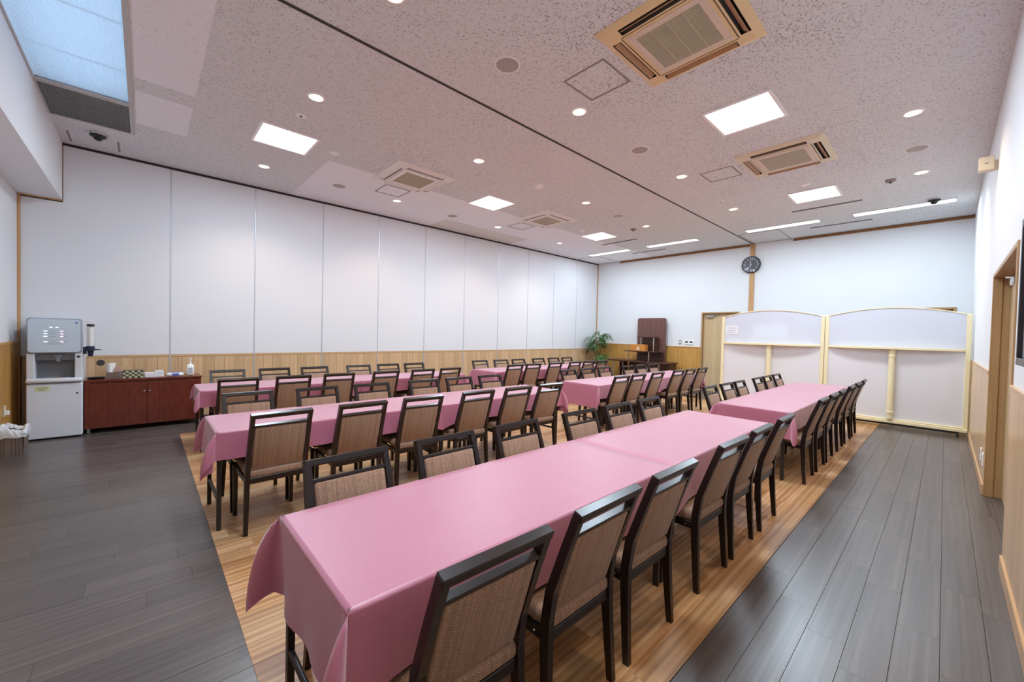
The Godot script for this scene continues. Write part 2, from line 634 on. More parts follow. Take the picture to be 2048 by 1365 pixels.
func ceiling_texture() -> ImageTexture:
	var n := 2048
	var data := PackedByteArray()
	data.resize(n * n * 3)
	var x0 := XP - 0.1
	var z0 := ZB - 0.1
	var sx := (XR + 0.2 - x0) / n
	var sz := (ZN + 0.1 - z0) / n
	var base := c8(224, 225, 226)
	var clean := c8(242, 242, 246)
	var tan_ := c8(226, 221, 214)
	var im := Image.create(n, n, false, Image.FORMAT_RGB8)
	im.fill(base)
	# boards that were renewed stay cleaner than the old ones beside them
	var renewed := [Rect2(-7.9, -11.1, 2.08, 9.25), Rect2(-5.21, -0.365, 2.7, 0.455), Rect2(-6.375, -0.365, 0.88, 0.455)]
	var old := [Rect2(-7.9, -6.95, 0.86, 2.4)]
	for q in renewed:
		im.fill_rect(Rect2i(int((q.position.x - x0) / sx), int((q.position.y - z0) / sz), int(q.size.x / sx), int(q.size.y / sz)), clean)
	for q in old:
		im.fill_rect(Rect2i(int((q.position.x - x0) / sx), int((q.position.y - z0) / sz), int(q.size.x / sx), int(q.size.y / sz)), tan_)
	var field := FastNoiseLite.new()
	field.seed = 3
	field.frequency = 0.9
	field.fractal_octaves = 3
	data = im.get_data()
	var r := RandomNumberGenerator.new()
	r.seed = 99
	# fissures: short dark strokes, more and dirtier round the air outlets
	var outlets := [Vector2(-1.445, -3.0), Vector2(-1.445, -5.98), Vector2(-5.55, -3.0), Vector2(-5.55, -5.98)]
	for s in 330000:
		var x := r.randf() * n
		var y := r.randf() * n
		var wx := x0 + x * sx
		var wz := z0 + y * sz
		var dirt := 0.0
		for o in outlets:
			var d: float = maxf(absf(wx - o.x), absf(wz - o.y)) - 0.46
			dirt = maxf(dirt, clampf(1.0 - d / 0.75, 0.0, 1.0))
		dirt *= 0.65 + 0.7 * field.get_noise_2d(wx * 2.0, wz * 2.0)
		var fresh := false
		for q in renewed:
			fresh = fresh or q.has_point(Vector2(wx, wz))
		var keep := 0.5 + 0.2 * field.get_noise_2d(wx, wz) + 0.5 * dirt
		if fresh:
			keep = 0.16
			dirt = 0.0
		if r.randf() > keep:
			continue
		var depth := (0.10 + 0.22 * r.randf() + 0.3 * dirt * r.randf()) * (0.5 if fresh else 1.0)
		var a := r.randf() * TAU
		var steps := 1 + r.randi() % 3
		var px := x
		var py := y
		for k in steps:
			var ix := int(px)
			var iy := int(py)
			if ix >= 0 and iy >= 0 and ix < n and iy < n:
				var at := (iy * n + ix) * 3
				data[at] = int(data[at] * (1.0 - depth))
				data[at + 1] = int(data[at + 1] * (1.0 - depth * 1.08))
				data[at + 2] = int(data[at + 2] * (1.0 - depth * 1.08))
			px += cos(a) * 1.2
			py += sin(a)
	return ImageTexture.create_from_image(Image.create_from_data(n, n, false, Image.FORMAT_RGB8, data))


func build_ceiling() -> void:
	var m := mat(Color.WHITE, 0.9)
	m.albedo_texture = ceiling_texture()
	m.texture_repeat = false
	var c := structure("ceiling", "mottled pinkish grey fissured acoustic ceiling", "ceiling")
	var x0 := XP - 0.1
	var z0 := ZB - 0.1
	var x1 := XR + 0.2
	var z1 := ZN + 0.1
	var st := begin()
	var s := SKYLIGHT
	# the ceiling is laid round the skylight and the openings of the four air conditioners
	var holes := [Rect2(s[0], s[2], s[1] - s[0], s[3] - s[2])]
	for q in AIR_UNITS:
		holes.append(Rect2(q[0] - 0.43, q[1] - 0.43, 0.86, 0.86))
	var xs := [x0, x1]
	var zs := [z0, z1]
	for h in holes:
		xs.append_array([h.position.x, h.end.x])
		zs.append_array([h.position.y, h.end.y])
	xs.sort()
	zs.sort()
	var sl := begin()
	for i in xs.size() - 1:
		for j in zs.size() - 1:
			var q := [xs[i], xs[i + 1], zs[j], zs[j + 1]]
			if q[1] - q[0] < 0.0005 or q[3] - q[2] < 0.0005:
				continue
			var open := false
			for h in holes:
				open = open or h.has_point(Vector2((q[0] + q[1]) / 2, (q[2] + q[3]) / 2))
			if open:
				continue
			var v := []
			for p in [[q[0], q[2]], [q[1], q[2]], [q[1], q[3]], [q[0], q[3]]]:
				v.append([Vector3(p[0], HC, p[1]), Vector2((p[0] - x0) / (x1 - x0), (p[1] - z0) / (z1 - z0))])
			tri(st, v[0][0], v[1][0], v[2][0], Vector3.DOWN, v[0][1], v[1][1], v[2][1])
			tri(st, v[0][0], v[2][0], v[3][0], Vector3.DOWN, v[0][1], v[2][1], v[3][1])
			add_box(sl, Vector3(q[0], HC + 0.002, q[2]), Vector3(q[1], HC + 0.14, q[3]))
	part(c, "acoustic_board", st.commit(), m)
	part(c, "slab", sl.commit(), M.white_wall)
	# running track of the second folding wall
	var t := structure("trim_1", "dark metal ceiling track running towards the clock", "track")
	slab(t, "rail", Vector3(-3.256, HC - 0.006, ZB + 0.02), Vector3(-3.243, HC + 0.001, ZN), M.track, 0.001)
	slab(t, "flange", Vector3(-3.266, HC - 0.004, ZB + 0.02), Vector3(-3.257, HC + 0.001, ZN), M.track_grey, 0.001)
	slab(t, "flange", Vector3(-3.242, HC - 0.004, ZB + 0.02), Vector3(-3.233, HC + 0.001, ZN), M.track_grey, 0.001)
	# skylight
	var w := structure("window_1", "pale blue ribbed skylight in the ceiling beside the beam", "skylight")
	var sh := begin()
	var top := HC + 1.0
	for q in [[s[0] - 0.03, s[0], s[2] - 0.03, s[3] + 0.03], [s[1], s[1] + 0.03, s[2] - 0.03, s[3] + 0.03], [s[0], s[1], s[2] - 0.03, s[2]], [s[0], s[1], s[3], s[3] + 0.03]]:
		add_box(sh, Vector3(q[0], HC + 0.03, q[2]), Vector3(q[1], top, q[3]))
	part(w, "shaft", sh.commit(), M.shaft)
	part(w, "ribbed_pane", ribs(s[0], s[1], s[2], s[3], 46), M.ribbed, Vector3(0, HC + 0.012, 0))
	for x in [-5.2, -4.4, -3.5]:
		slab(w, "cross_bar", Vector3(x - 0.006, HC + 0.016, s[2]), Vector3(x + 0.006, HC + 0.026, s[3]), M.fitting_white, 0.001)
	rim(w, s[0], s[1], s[2], s[3], 0.035, HC - 0.012, HC + 0.02, M.sky_frame)
	var g := structure("window_2", "unlit ribbed ceiling panel, its darkness painted grey, beside the blue skylight", "panel")
	part(g, "ribbed_pane", ribs(-6.735, -5.94, 0.135, 0.775, 46), M.ribbed_unlit, Vector3(0, HC - 0.006, 0))
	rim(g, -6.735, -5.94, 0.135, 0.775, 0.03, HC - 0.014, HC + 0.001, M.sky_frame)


# a flat frame of four bars round a rectangle in the ceiling
func rim(parent: Node, x0: float, x1: float, z0: float, z1: float, w: float, y0: float, y1: float, m: Material, called := "frame") -> void:
	slab(parent, called, Vector3(x0 - w, y0, z0 - w), Vector3(x1 + w, y1, z0), m, 0.002)
	slab(parent, called, Vector3(x0 - w, y0, z1), Vector3(x1 + w, y1, z1 + w), m, 0.002)
	slab(parent, called, Vector3(x0 - w, y0, z0), Vector3(x0, y1, z1), m, 0.002)
	slab(parent, called, Vector3(x1, y0, z0), Vector3(x1 + w, y1, z1), m, 0.002)


# a sheet with n ridges running along x
func ribs(x0: float, x1: float, z0: float, z1: float, n: int) -> ArrayMesh:
	var st := begin()
	var d := (z1 - z0) / n
	for k in n:
		var a := z0 + k * d
		quad(st, Vector3(x0, 0, a), Vector3(x1, 0, a), Vector3(x1, -0.005, a + d / 2), Vector3(x0, -0.005, a + d / 2), Vector3(0, -d / 2, -0.005).normalized())
		quad(st, Vector3(x0, -0.005, a + d / 2), Vector3(x1, -0.005, a + d / 2), Vector3(x1, 0, a + d), Vector3(x0, 0, a + d), Vector3(0, -d / 2, 0.005).normalized())
	return st.commit()


# ------------------------------------------------------------------ walls
func build_partition() -> void:
	var w := structure("wall_left", "white folding partition of tall panels with wooden lower boards", "partition")
	var z := -0.2756 + 1.0616
	for k in 11:
		var a := z - 1.0616 * k
		var b := a - 1.0616 if k < 10 else ZB + 0.02
		partition_panel(w, 1.135 if k == 0 else a, b, HC - 0.03)
	# the dark head track above the panels and the wall that stands behind them
	slab(w, "head_track", Vector3(XP - 0.07, HC - 0.028, ZB), Vector3(XP + 0.012, HC + 0.001, 0.79), M.track, 0.002)
	slab(w, "head_track", Vector3(XP - 0.07, 2.975, 0.79), Vector3(XP - 0.002, 3.0, 1.15), M.track, 0.002)
	slab(w, "backing", Vector3(XP - 0.3, 0.0, ZB - 0.15), Vector3(XP - 0.1, HC + 0.1, ZN + 0.15), M.white_wall, 0.0)
	# bolt plate near the corner with the clock wall
	for dz in [-10.22, -10.38]:
		part(w, "lock_plate", lathe([Vector2(0, 0.006), Vector2(0.02, 0.006), Vector2(0.024, 0.0)], 14), M.dark_grey, Vector3(XP + 0.003, 0.87, dz), Vector3(0, 0, -PI / 2))
	part(w, "lock_plate", lathe([Vector2(0, 0.006), Vector2(0.034, 0.006), Vector2(0.04, 0.0)], 18), M.dark_grey, Vector3(XP + 0.003, 0.885, 0.44), Vector3(0, 0, -PI / 2))


func partition_panel(w: Node3D, za: float, zb: float, top: float) -> void:
	var p := Node3D.new()
	p.name = "panel"
	w.add_child(p, true)
	var e := 0.009
	if za > 1.0:
		# this panel is notched where the beam passes
		var ol := PackedVector2Array([Vector2(-zb - e, 0.985), Vector2(-zb - e, top), Vector2(-0.783, top), Vector2(-0.783, 2.972), Vector2(-za, 2.972), Vector2(-za, 0.985)])
		part(p, "upper_face", prism(ol, 0.08), M.partition, Vector3(XP - 0.04, 0, 0), Vector3(0, PI / 2, 0))
	else:
		slab(p, "upper_face", Vector3(XP - 0.08, 0.985, zb + e), Vector3(XP, top, za - e), M.partition, 0.002)
	slab(p, "core", Vector3(XP - 0.08, 0.03, zb + e), Vector3(XP - 0.012, 0.985, za - e), M.board_rail, 0.001)
	slab(p, "cap_rail", Vector3(XP - 0.01, 0.95, zb + e), Vector3(XP + 0.003, 0.984, za - e), M.board_rail, 0.002)
	var n := maxi(1, roundi((za - zb) / 0.133))
	var d := (za - zb - 2 * e) / n
	for k in n:
		slab(p, "board", Vector3(XP - 0.012, 0.032, zb + e + d * k + 0.0012), Vector3(XP - 0.001, 0.949, zb + e + d * (k + 1) - 0.0012), M.boards[(k * 7 + roundi(za * 10)) % 3 if k * 7 + roundi(za * 10) >= 0 else (k * 7 + 300 + roundi(za * 10)) % 3], 0.0012)
	slab(p, "edge_profile", Vector3(XP - 0.06, 0.03, zb - e), Vector3(XP + 0.004, top, zb + e), M.alu, 0.003)


func build_back_wall() -> void:
	var w := structure("wall_back", "white wall with the clock and amber wooden lower panels", "wall")
	var st := begin()
	add_box(st, Vector3(XP - 0.3, -0.1, ZB - 0.16), Vector3(-4.41, HC + 0.1, ZB))
	add_box(st, Vector3(-4.41, 2.09, ZB - 0.16), Vector3(-3.49, HC + 0.1, ZB))
	add_box(st, Vector3(-3.49, -0.1, ZB - 0.16), Vector3(-0.72, HC + 0.1, ZB))
	add_box(st, Vector3(-0.72, 2.09, ZB - 0.16), Vector3(0.12, HC + 0.1, ZB))
	add_box(st, Vector3(0.12, -0.1, ZB - 0.16), Vector3(XR + 0.2, HC + 0.1, ZB))
	part(w, "plaster", st.commit(), M.white_wall)
	var k := 0
	for q in [[XP, -4.41, 0.9], [-3.49, -0.72, 0.9], [0.12, XR, 0.9]]:
		var x1: float = q[1]
		while x1 > q[0] + 0.01:
			var x0: float = maxf(x1 - (0.54 if x1 == -4.41 else 0.9), q[0])
			slab(w, "board", Vector3(x0 + 0.001, 0.07, ZB), Vector3(x1 - 0.001, 1.14, ZB + 0.012), M.amber_boards[k % 3], 0.0015)
			x1 = x0
			k += 1
		slab(w, "cap_rail", Vector3(q[0], 1.14, ZB), Vector3(q[1], 1.166, ZB + 0.02), M.amber_rail, 0.003)
	var b := structure("baseboard_back", "wooden skirting along the clock wall", "skirting")
	for q in [[XP, -4.41], [-3.49, -0.72], [0.12, XR]]:
		slab(b, "strip", Vector3(q[0], 0.0, ZB), Vector3(q[1], 0.07, ZB + 0.014), M.amber_rail, 0.003)
	var t := structure("trim_2", "brown wooden ceiling moulding above the clock wall", "moulding")
	slab(t, "strip", Vector3(-6.95, HC - 0.055, ZB), Vector3(-3.31, HC - 0.006, ZB + 0.03), M.crown, 0.004)
	slab(t, "strip", Vector3(-2.42, HC - 0.055, ZB), Vector3(XR, HC - 0.006, ZB + 0.03), M.crown, 0.004)
	var c := structure("trim_3", "narrow wooden post up the wall behind the clock", "post")
	slab(c, "post", Vector3(-3.292, 0.0, ZB), Vector3(-3.192, HC - 0.002, ZB + 0.03), M.trim_wood, 0.003)
	var j := structure("trim_4", "narrow wooden jamb where partition meets clock wall", "jamb")
	slab(j, "post", Vector3(XP - 0.02, 0.0, ZB), Vector3(XP + 0.03, HC - 0.03, ZB + 0.022), M.trim_wood, 0.003)
	door_in_back("door_1", -4.41, -3.49, "tan wooden door with a silver closer beside the screens")
	door_in_back("door_2", -0.72, 0.12, "tan wooden door mostly hidden behind the arched screen")


func door_in_back(called: String, x0: float, x1: float, label: String) -> void:
	var d := structure(called, label, "door")
	var f := 0.035
	slab(d, "frame", Vector3(x0, 0, ZB - 0.12), Vector3(x0 + f, 2.09, ZB + 0.02), M.door_frame)
	slab(d, "frame", Vector3(x1 - f, 0, ZB - 0.12), Vector3(x1, 2.09, ZB + 0.02), M.door_frame)
	slab(d, "frame", Vector3(x0 + f, 2.055, ZB - 0.12), Vector3(x1 - f, 2.09, ZB + 0.02), M.door_frame)
	slab(d, "leaf", Vector3(x0 + f + 0.003, 0.006, ZB - 0.09), Vector3(x1 - f - 0.003, 2.05, ZB - 0.05), M.door)
	slab(d, "backing", Vector3(x0, 0, ZB - 0.16), Vector3(x1, 2.09, ZB - 0.125), M.white_wall, 0.0)
	var cl := part(d, "closer", cbox(Vector3(0.2, 0.055, 0.05), 0.008), M.chrome, Vector3(x0 + 0.2, 1.975, ZB - 0.024))
	part(cl, "arm", cbox(Vector3(0.22, 0.014, 0.02), 0.003), M.chrome, Vector3(0.1, 0.045, 0.02), Vector3(0, 0.25, 0))
	var h := part(d, "handle", tube([Vector3(0, 0, 0), Vector3(0, 0, 0.05), Vector3(-0.1, 0, 0.055)], [0.009], 8), M.chrome, Vector3(x1 - f - 0.06, 0.98, ZB - 0.05))
	part(h, "rose", lathe([Vector2(0, 0.008), Vector2(0.024, 0.008), Vector2(0.026, 0.0)], 14), M.chrome, Vector3.ZERO, Vector3(PI / 2, 0, 0))


func build_right_wall() -> void:
	var w := structure("wall_right", "white wall with wooden lower boards and a recessed doorway", "wall")
	var z0 := -5.82
	var z1 := -3.97
	var st := begin()
	add_box(st, Vector3(XR, -0.1, ZB - 0.16), Vector3(XR + 0.16, HC + 0.1, z0))
	add_box(st, Vector3(XR, 2.07, z0), Vector3(XR + 0.16, HC + 0.1, z1))
	add_box(st, Vector3(XR, -0.1, z1), Vector3(XR + 0.16, HC + 0.1, ZN + 0.16))
	part(w, "plaster", st.commit(), M.white_wall)
	var k := 0
	for q in [[ZB, z0], [z1, ZN]]:
		var n := roundi((q[1] - q[0]) / 0.135)
		var d: float = (q[1] - q[0]) / n
		for i in n:
			slab(w, "board", Vector3(XR - 0.011, 0.1, q[0] + d * i + 0.0008), Vector3(XR, 1.14, q[0] + d * (i + 1) - 0.0008), M.boards[k % 3], 0.001)
			k += 2 if i % 3 == 0 else 1
		slab(w, "cap_rail", Vector3(XR - 0.016, 1.14, q[0]), Vector3(XR, 1.175, q[1]), M.board_rail, 0.003)
	var b := structure("baseboard_right", "pale wooden skirting along the doorway wall", "skirting")
	for q in [[ZB + 0.014, z0], [z1, ZN]]:
		slab(b, "strip", Vector3(XR - 0.022, 0.0, q[0]), Vector3(XR - 0.0, 0.1, q[1]), M.board_rail, 0.004)
	var d := structure("door_3", "wide wooden doorway with a silver closer in the side wall", "door")
	var f := 0.045
	slab(d, "frame", Vector3(XR - 0.01, 0, z0 - 0.004), Vector3(XR + 0.05, 2.075, z0 + 0.03), M.side_frame)
	slab(d, "frame", Vector3(XR + 0.05, 0, z0), Vector3(XR + 0.13, 2.04, z0 + 0.02), M.side_frame)
	slab(d, "frame", Vector3(XR - 0.01, 0, z1 - 0.03), Vector3(XR + 0.05, 2.075, z1 + 0.004), M.side_frame)
	slab(d, "frame", Vector3(XR + 0.05, 0, z1 - 0.02), Vector3(XR + 0.13, 2.04, z1), M.side_frame)
	slab(d, "frame", Vector3(XR - 0.01, 2.04, z0 + 0.03), Vector3(XR + 0.13, 2.075, z1 - 0.03), M.side_frame)
	slab(d, "leaf", Vector3(XR + 0.1, 0.006, z0 + 0.02), Vector3(XR + 0.14, 2.04, (z0 + z1) / 2 - 0.002), M.door)
	slab(d, "leaf", Vector3(XR + 0.1, 0.006, (z0 + z1) / 2 + 0.002), Vector3(XR + 0.14, 2.04, z1 - 0.02), M.door)
	slab(d, "backing", Vector3(XR + 0.145, -0.1, z0 - 0.02), Vector3(XR + 0.2, 2.2, z1 + 0.02), M.white_wall, 0.0)
	var cl := part(d, "closer", cbox(Vector3(0.05, 0.055, 0.2), 0.008), M.chrome, Vector3(XR + 0.07, 1.93, z0 + 0.75))
	part(cl, "arm", tube([Vector3(0, 0.035, -0.05), Vector3(-0.035, 0.055, -0.2), Vector3(-0.01, 0.06, -0.36)], [0.009], 8), M.chrome)
	slab(d, "handle", Vector3(XR + 0.06, 0.85, (z0 + z1) / 2 - 0.09), Vector3(XR + 0.085, 1.15, (z0 + z1) / 2 - 0.065), M.chrome, 0.004)


func build_near_wall() -> void:
	var w := structure("wall_near", "white wall with wooden lower boards behind the vending machine", "wall")
	var win := [-5.8, -4.4, 1.5, 2.1]
	var st := begin()
	add_box(st, Vector3(XP - 0.3, -0.1, ZN), Vector3(win[0], HC + 0.1, ZN + 0.16))
	add_box(st, Vector3(win[1], -0.1, ZN), Vector3(XR + 0.2, HC + 0.1, ZN + 0.16))
	add_box(st, Vector3(win[0], -0.1, ZN), Vector3(win[1], win[2], ZN + 0.16))
	add_box(st, Vector3(win[0], win[3], ZN), Vector3(win[1], HC + 0.1, ZN + 0.16))
	part(w, "plaster", st.commit(), M.white_wall)
	var n := roundi((XR - XP) / 0.6)
	var d := (XR - XP) / n
	for i in n:
		slab(w, "board", Vector3(XP + d * i + 0.001, 0.07, ZN - 0.012), Vector3(XP + d * (i + 1) - 0.001, 1.15, ZN), M.amber_boards[i % 3], 0.0015)
	slab(w, "cap_rail", Vector3(XP, 1.15, ZN - 0.02), Vector3(XR, 1.185, ZN), M.amber_rail, 0.003)
	var b := structure("baseboard_near", "wooden skirting along the wall behind the vending machine", "skirting")
	slab(b, "strip", Vector3(XP, 0.0, ZN - 0.016), Vector3(XR, 0.07, ZN), M.amber_rail, 0.003)
	var g := structure("window_3", "small high window in the wall behind the vending machine", "window")
	slab(g, "frame", Vector3(win[0], win[2], ZN + 0.04), Vector3(win[0] + 0.035, win[3], ZN + 0.12), M.alu)
	slab(g, "frame", Vector3(win[1] - 0.035, win[2], ZN + 0.04), Vector3(win[1], win[3], ZN + 0.12), M.alu)
	slab(g, "frame", Vector3(win[0] + 0.035, win[2], ZN + 0.04), Vector3(win[1] - 0.035, win[2] + 0.035, ZN + 0.12), M.alu)
	slab(g, "frame", Vector3(win[0] + 0.035, win[3] - 0.035, ZN + 0.04), Vector3(win[1] - 0.035, win[3], ZN + 0.12), M.alu)
	slab(g, "pane", Vector3(win[0] + 0.035, win[2] + 0.035, ZN + 0.078), Vector3(win[1] - 0.035, win[3] - 0.035, ZN + 0.082), M.glass, 0.0)
	var m := structure("beam", "white ceiling beam boxed out above the vending machine", "beam")
	slab(m, "casing", Vector3(XP + 0.001, 3.0, 0.79), Vector3(XR - 0.001, HC + 0.05, ZN), M.white_wall, 0.002)
	var t := structure("trim_5", "narrow wooden edge where partition meets the beam", "edging")
	slab(t, "strip", Vector3(XP - 0.03, 3.0, 0.788), Vector3(XP + 0.025, HC - 0.001, 0.812), M.trim_wood, 0.002)
	slab(t, "strip", Vector3(XP - 0.03, 2.985, 0.788), Vector3(XP + 0.025, 3.003, 1.15), M.trim_wood, 0.002)
	slab(t, "strip", Vector3(XP - 0.03, 0.0, 1.136), Vector3(XP + 0.025, 2.985, ZN + 0.002), M.trim_wood, 0.002)


# ------------------------------------------------------------------ ceiling fittings
const ORD := ["first", "second", "third", "fourth", "fifth", "sixth", "seventh", "eighth", "ninth", "tenth", "eleventh", "twelfth"]

func build_ceiling_fittings() -> void:
	# recessed downlights on a grid
	var rows := [-7.73, -5.67, -3.3, -1.25]
	var cols := [[-6.7, "nearest the folding partition"], [-4.33, "partition side of the ceiling track"], [-2.64, "doorway side of the ceiling track"], [-0.29, "along the doorway wall"]]
	var ring := lathe([Vector2(0.062, 0.0), Vector2(0.066, -0.010), Vector2(0.080, -0.006), Vector2(0.086, 0.0)], 24)
	var bulb := lathe([Vector2(0.0, -0.009), Vector2(0.03, -0.008), Vector2(0.063, -0.004)], 24)
	for c in cols:
		for k in rows.size():
			var t := thing("downlight", "round warm downlight, %s from the clock wall, row %s" % [ORD[k], c[1]], "light", Vector3(c[0], HC, rows[k]), 0.0, "round ceiling downlights")
			part(t, "trim_ring", ring, M.fitting_white)
			part(t, "bulb", bulb, M.down_glow)
			var l := SpotLight3D.new()
			l.name = "lamp"
			l.light_color = LAMP_WARM
			l.light_energy = 1.25
			l.light_size = 0.05
			l.spot_range = 20.0
			l.spot_attenuation = 2.0
			l.spot_angle = 62.0
			l.spot_angle_attenuation = 0.7
			l.shadow_enabled = true
			t.add_child(l, true)
			l.position = Vector3(0, -0.02, 0)
			l.rotation_degrees = Vector3(-90, 0, 0)
	# square light panels
	for c in [[-5.555, "over the partition side tables"], [-1.475, "over the doorway side tables"]]:
		for k in 3:
			var z: float = [-7.8, -4.54, -1.26][k]
			var t := thing("panel_light", "square white ceiling light panel, %s from the clock wall, %s" % [ORD[k], c[1]], "light", Vector3(c[0], HC, z), 0.0, "square ceiling light panels")
			rim(t, -0.285, 0.285, -0.285, 0.285, 0.03, -0.014, 0.001, M.fitting_white)
			slab(t, "diffuser", Vector3(-0.285, -0.008, -0.285), Vector3(0.285, 0.001, 0.285), M.panel_glow, 0.0)
			area_lamp(t, Vector3(0, -0.016, 0), Vector2(0.56, 0.56), 5.2)
	# strip lights near the clock wall
	for k in 4:
		var x: float = [-6.45, -4.65, -2.345, -0.58][k]
		var t := thing("strip_light", "long narrow white ceiling light, %s from the folding partition" % ORD[k], "light", Vector3(x, HC, -9.55), 0.0, "narrow strip lights by the clock wall")
		rim(t, -0.625, 0.625, -0.1, 0.1, 0.02, -0.012, 0.001, M.fitting_white)
		slab(t, "diffuser", Vector3(-0.625, -0.007, -0.1), Vector3(0.625, 0.001, 0.1), M.panel_glow, 0.0)
		area_lamp(t, Vector3(0, -0.014, 0), Vector2(1.24, 0.19), 2.1)
	# air conditioners
	air_unit(-1.445, -3.0, true, "yellowed square ceiling air conditioner over the doorway side, far from clock wall")
	air_unit(-1.445, -5.98, true, "yellowed square ceiling air conditioner over the doorway side, closer to clock wall")
	air_unit(-5.55, -3.0, false, "off white square ceiling air conditioner over partition side, far from clock wall")
	air_unit(-5.55, -5.98, false, "off white square ceiling air conditioner over partition side, closer to clock wall")
	# inspection hatches
	for q in [[-2.22, -3.02, 0.435, 0.43, "square ceiling hatch outline beside the yellowed air conditioner far from clock wall"], [-2.22, -5.98, 0.42, 0.42, "square ceiling hatch outline beside the yellowed air conditioner closer to clock wall"],
			[-6.29, -3.02, 0.44, 0.43, "square ceiling hatch outline beside the white air conditioner far from clock wall"], [-6.29, -5.98, 0.44, 0.43, "square ceiling hatch outline beside the white air conditioner closer to clock wall"],
			[-2.83, -10.33, 0.76, 1.12, "large ceiling hatch against the clock wall beside the track"], [-7.35, -10.33, 0.74, 1.12, "large ceiling hatch in the corner above the potted palm"]]:
		var t := thing("ceiling_hatch", q[4], "hatch", Vector3(q[0], HC, q[1]))
		var a: float = q[2] / 2
		var b: float = q[3] / 2
		rim(t, -a + 0.017, a - 0.017, -b + 0.017, b - 0.017, 0.017, -0.005, 0.001, M.hatch)
	# round speakers
	for q in [[-2.63, -2.29, "beside the ceiling track, far from clock wall"], [-2.64, -4.51, "beside the ceiling track, in mid room"], [-6.71, -2.3, "near the folding partition, far from clock wall"], [-6.74, -4.51, "near the folding partition, in mid room"], [-4.35, -6.72, "partition side of the track, close to clock wall"], [-0.3, -6.75, "near the doorway wall"]]:
		var t := thing("ceiling_speaker", "round grey speaker in the ceiling " + q[2], "speaker", Vector3(q[0], HC, q[1]), 0.0, "round ceiling speakers")
		part(t, "trim_ring", lathe([Vector2(0.095, 0.0), Vector2(0.098, -0.007), Vector2(0.112, -0.003), Vector2(0.114, 0.0)], 28), M.ac_white)
		part(t, "grille", lathe([Vector2(0.0, -0.005), Vector2(0.097, -0.004)], 28), M.speaker)
	# linear air slots
	for q in [[-5.53, -8.61, "partition side, before the strip lights"], [-5.53, -10.07, "partition side, between strip lights and clock wall"], [-1.47, -8.61, "doorway side, before the strip lights"], [-1.48, -10.09, "doorway side, between strip lights and clock wall"]]:
		var t := thing("air_slot", "narrow grey ceiling air slot, " + q[2], "vent", Vector3(q[0], HC, q[1]), 0.0, "narrow ceiling air slots")
		rim(t, -0.475, 0.475, -0.026, 0.026, 0.007, -0.006, 0.001, M.grey)
		slab(t, "slot", Vector3(-0.475, -0.002, -0.026), Vector3(0.475, 0.001, 0.026), M.slot, 0.0)
		slab(t, "blade", Vector3(-0.475, -0.005, -0.003), Vector3(0.475, -0.001, 0.003), M.grey, 0.0005)
	# detectors
	for q in [[-4.38, -4.52, 0.075, 0.03, "white", "round white smoke detector in mid ceiling beside the track"], [-5.52, -1.83, 0.055, 0.012, "white", "small flat white disc beside the square light panel far from clock wall"], [-4.82, -1.24, 0.055, 0.012, "dot", "white disc with a dark centre between downlights far from clock wall"],
			[-2.64, -7.16, 0.05, 0.012, "dot", "white disc with a dark centre close to the clock wall, doorway side"], [-1.48, -7.21, 0.06, 0.014, "white", "small flat white disc before the doorway side square light panel"], [-5.54, -7.16, 0.06, 0.014, "white", "small flat white disc before the partition side square light panel near clock wall"],
			[-0.6, -7.81, 0.06, 0.03, "brown", "small brownish heat detector near the doorway wall"], [-4.64, -7.76, 0.06, 0.03, "brown", "small brownish heat detector on the partition side near clock wall"]]:
		var t := thing("ceiling_detector", q[5], "detector", Vector3(q[0], HC, q[1]))
		var m: Material = M.fitting_white if q[4] != "brown" else M.hatch
		part(t, "base", lathe([Vector2(0.0, -q[3]), Vector2(q[2] * 0.8, -q[3]), Vector2(q[2] * 0.96, -q[3] * 0.6), Vector2(q[2], 0.0)], 22), m)
		if q[4] == "dot":
			part(t, "lens", lathe([Vector2(0.0, -0.018), Vector2(0.013, -0.016), Vector2(0.017, -0.011)], 14), M.black)
		elif q[4] == "brown":
			part(t, "sensor", lathe([Vector2(0.0, -0.05), Vector2(0.014, -0.05), Vector2(0.02, -0.03)], 12), M.dark_grey)
	# dome cameras
	for q in [[-7.08, 0.43, "black dome camera on the ceiling beside the dark ribbed panel"], [-0.19, -9.3, "black dome camera on the ceiling before the strip light by the doorway wall"]]:
		var t := thing("dome_camera", q[2], "camera", Vector3(q[0], HC, q[1]))
		part(t, "collar", lathe([Vector2(0.0, -0.02), Vector2(0.055, -0.02), Vector2(0.062, 0.0)], 20), M.fitting_white)
		part(t, "housing", lathe([Vector2(0.052, -0.018), Vector2(0.075, -0.022), Vector2(0.078, -0.034), Vector2(0.046, -0.052)], 20), M.black)
		part(t, "dome", lathe([Vector2(0.0, -0.088), Vector2(0.02, -0.084), Vector2(0.036, -0.072), Vector2(0.046, -0.05)], 20), M.dome)
	# two short painted slits beside the partition
	for q in [[-7.43, 0.7], [-7.41, 0.26]]:
		var t := thing("ceiling_seam", "short dark ceiling seam by the partition, " + ("beside the beam" if q[1] > 0.5 else "beyond the dome camera"), "strip", Vector3(q[0], HC, q[1]), 0.0, "short ceiling seams")
		slab(t, "strip", Vector3(-0.19, -0.003, -0.011), Vector3(0.19, 0.001, 0.011), M.hatch, 0.001)


func area_lamp(parent: Node3D, at: Vector3, size: Vector2, energy: float) -> void:
	var l := AreaLight3D.new()
	l.name = "lamp"
	l.light_color = LAMP_COOL
	l.light_energy = energy
	l.area_size = size
	l.area_range = 30.0
	l.shadow_enabled = true
	parent.add_child(l, true)
	l.position = at
	l.rotation_degrees = Vector3(-90, 0, 0)


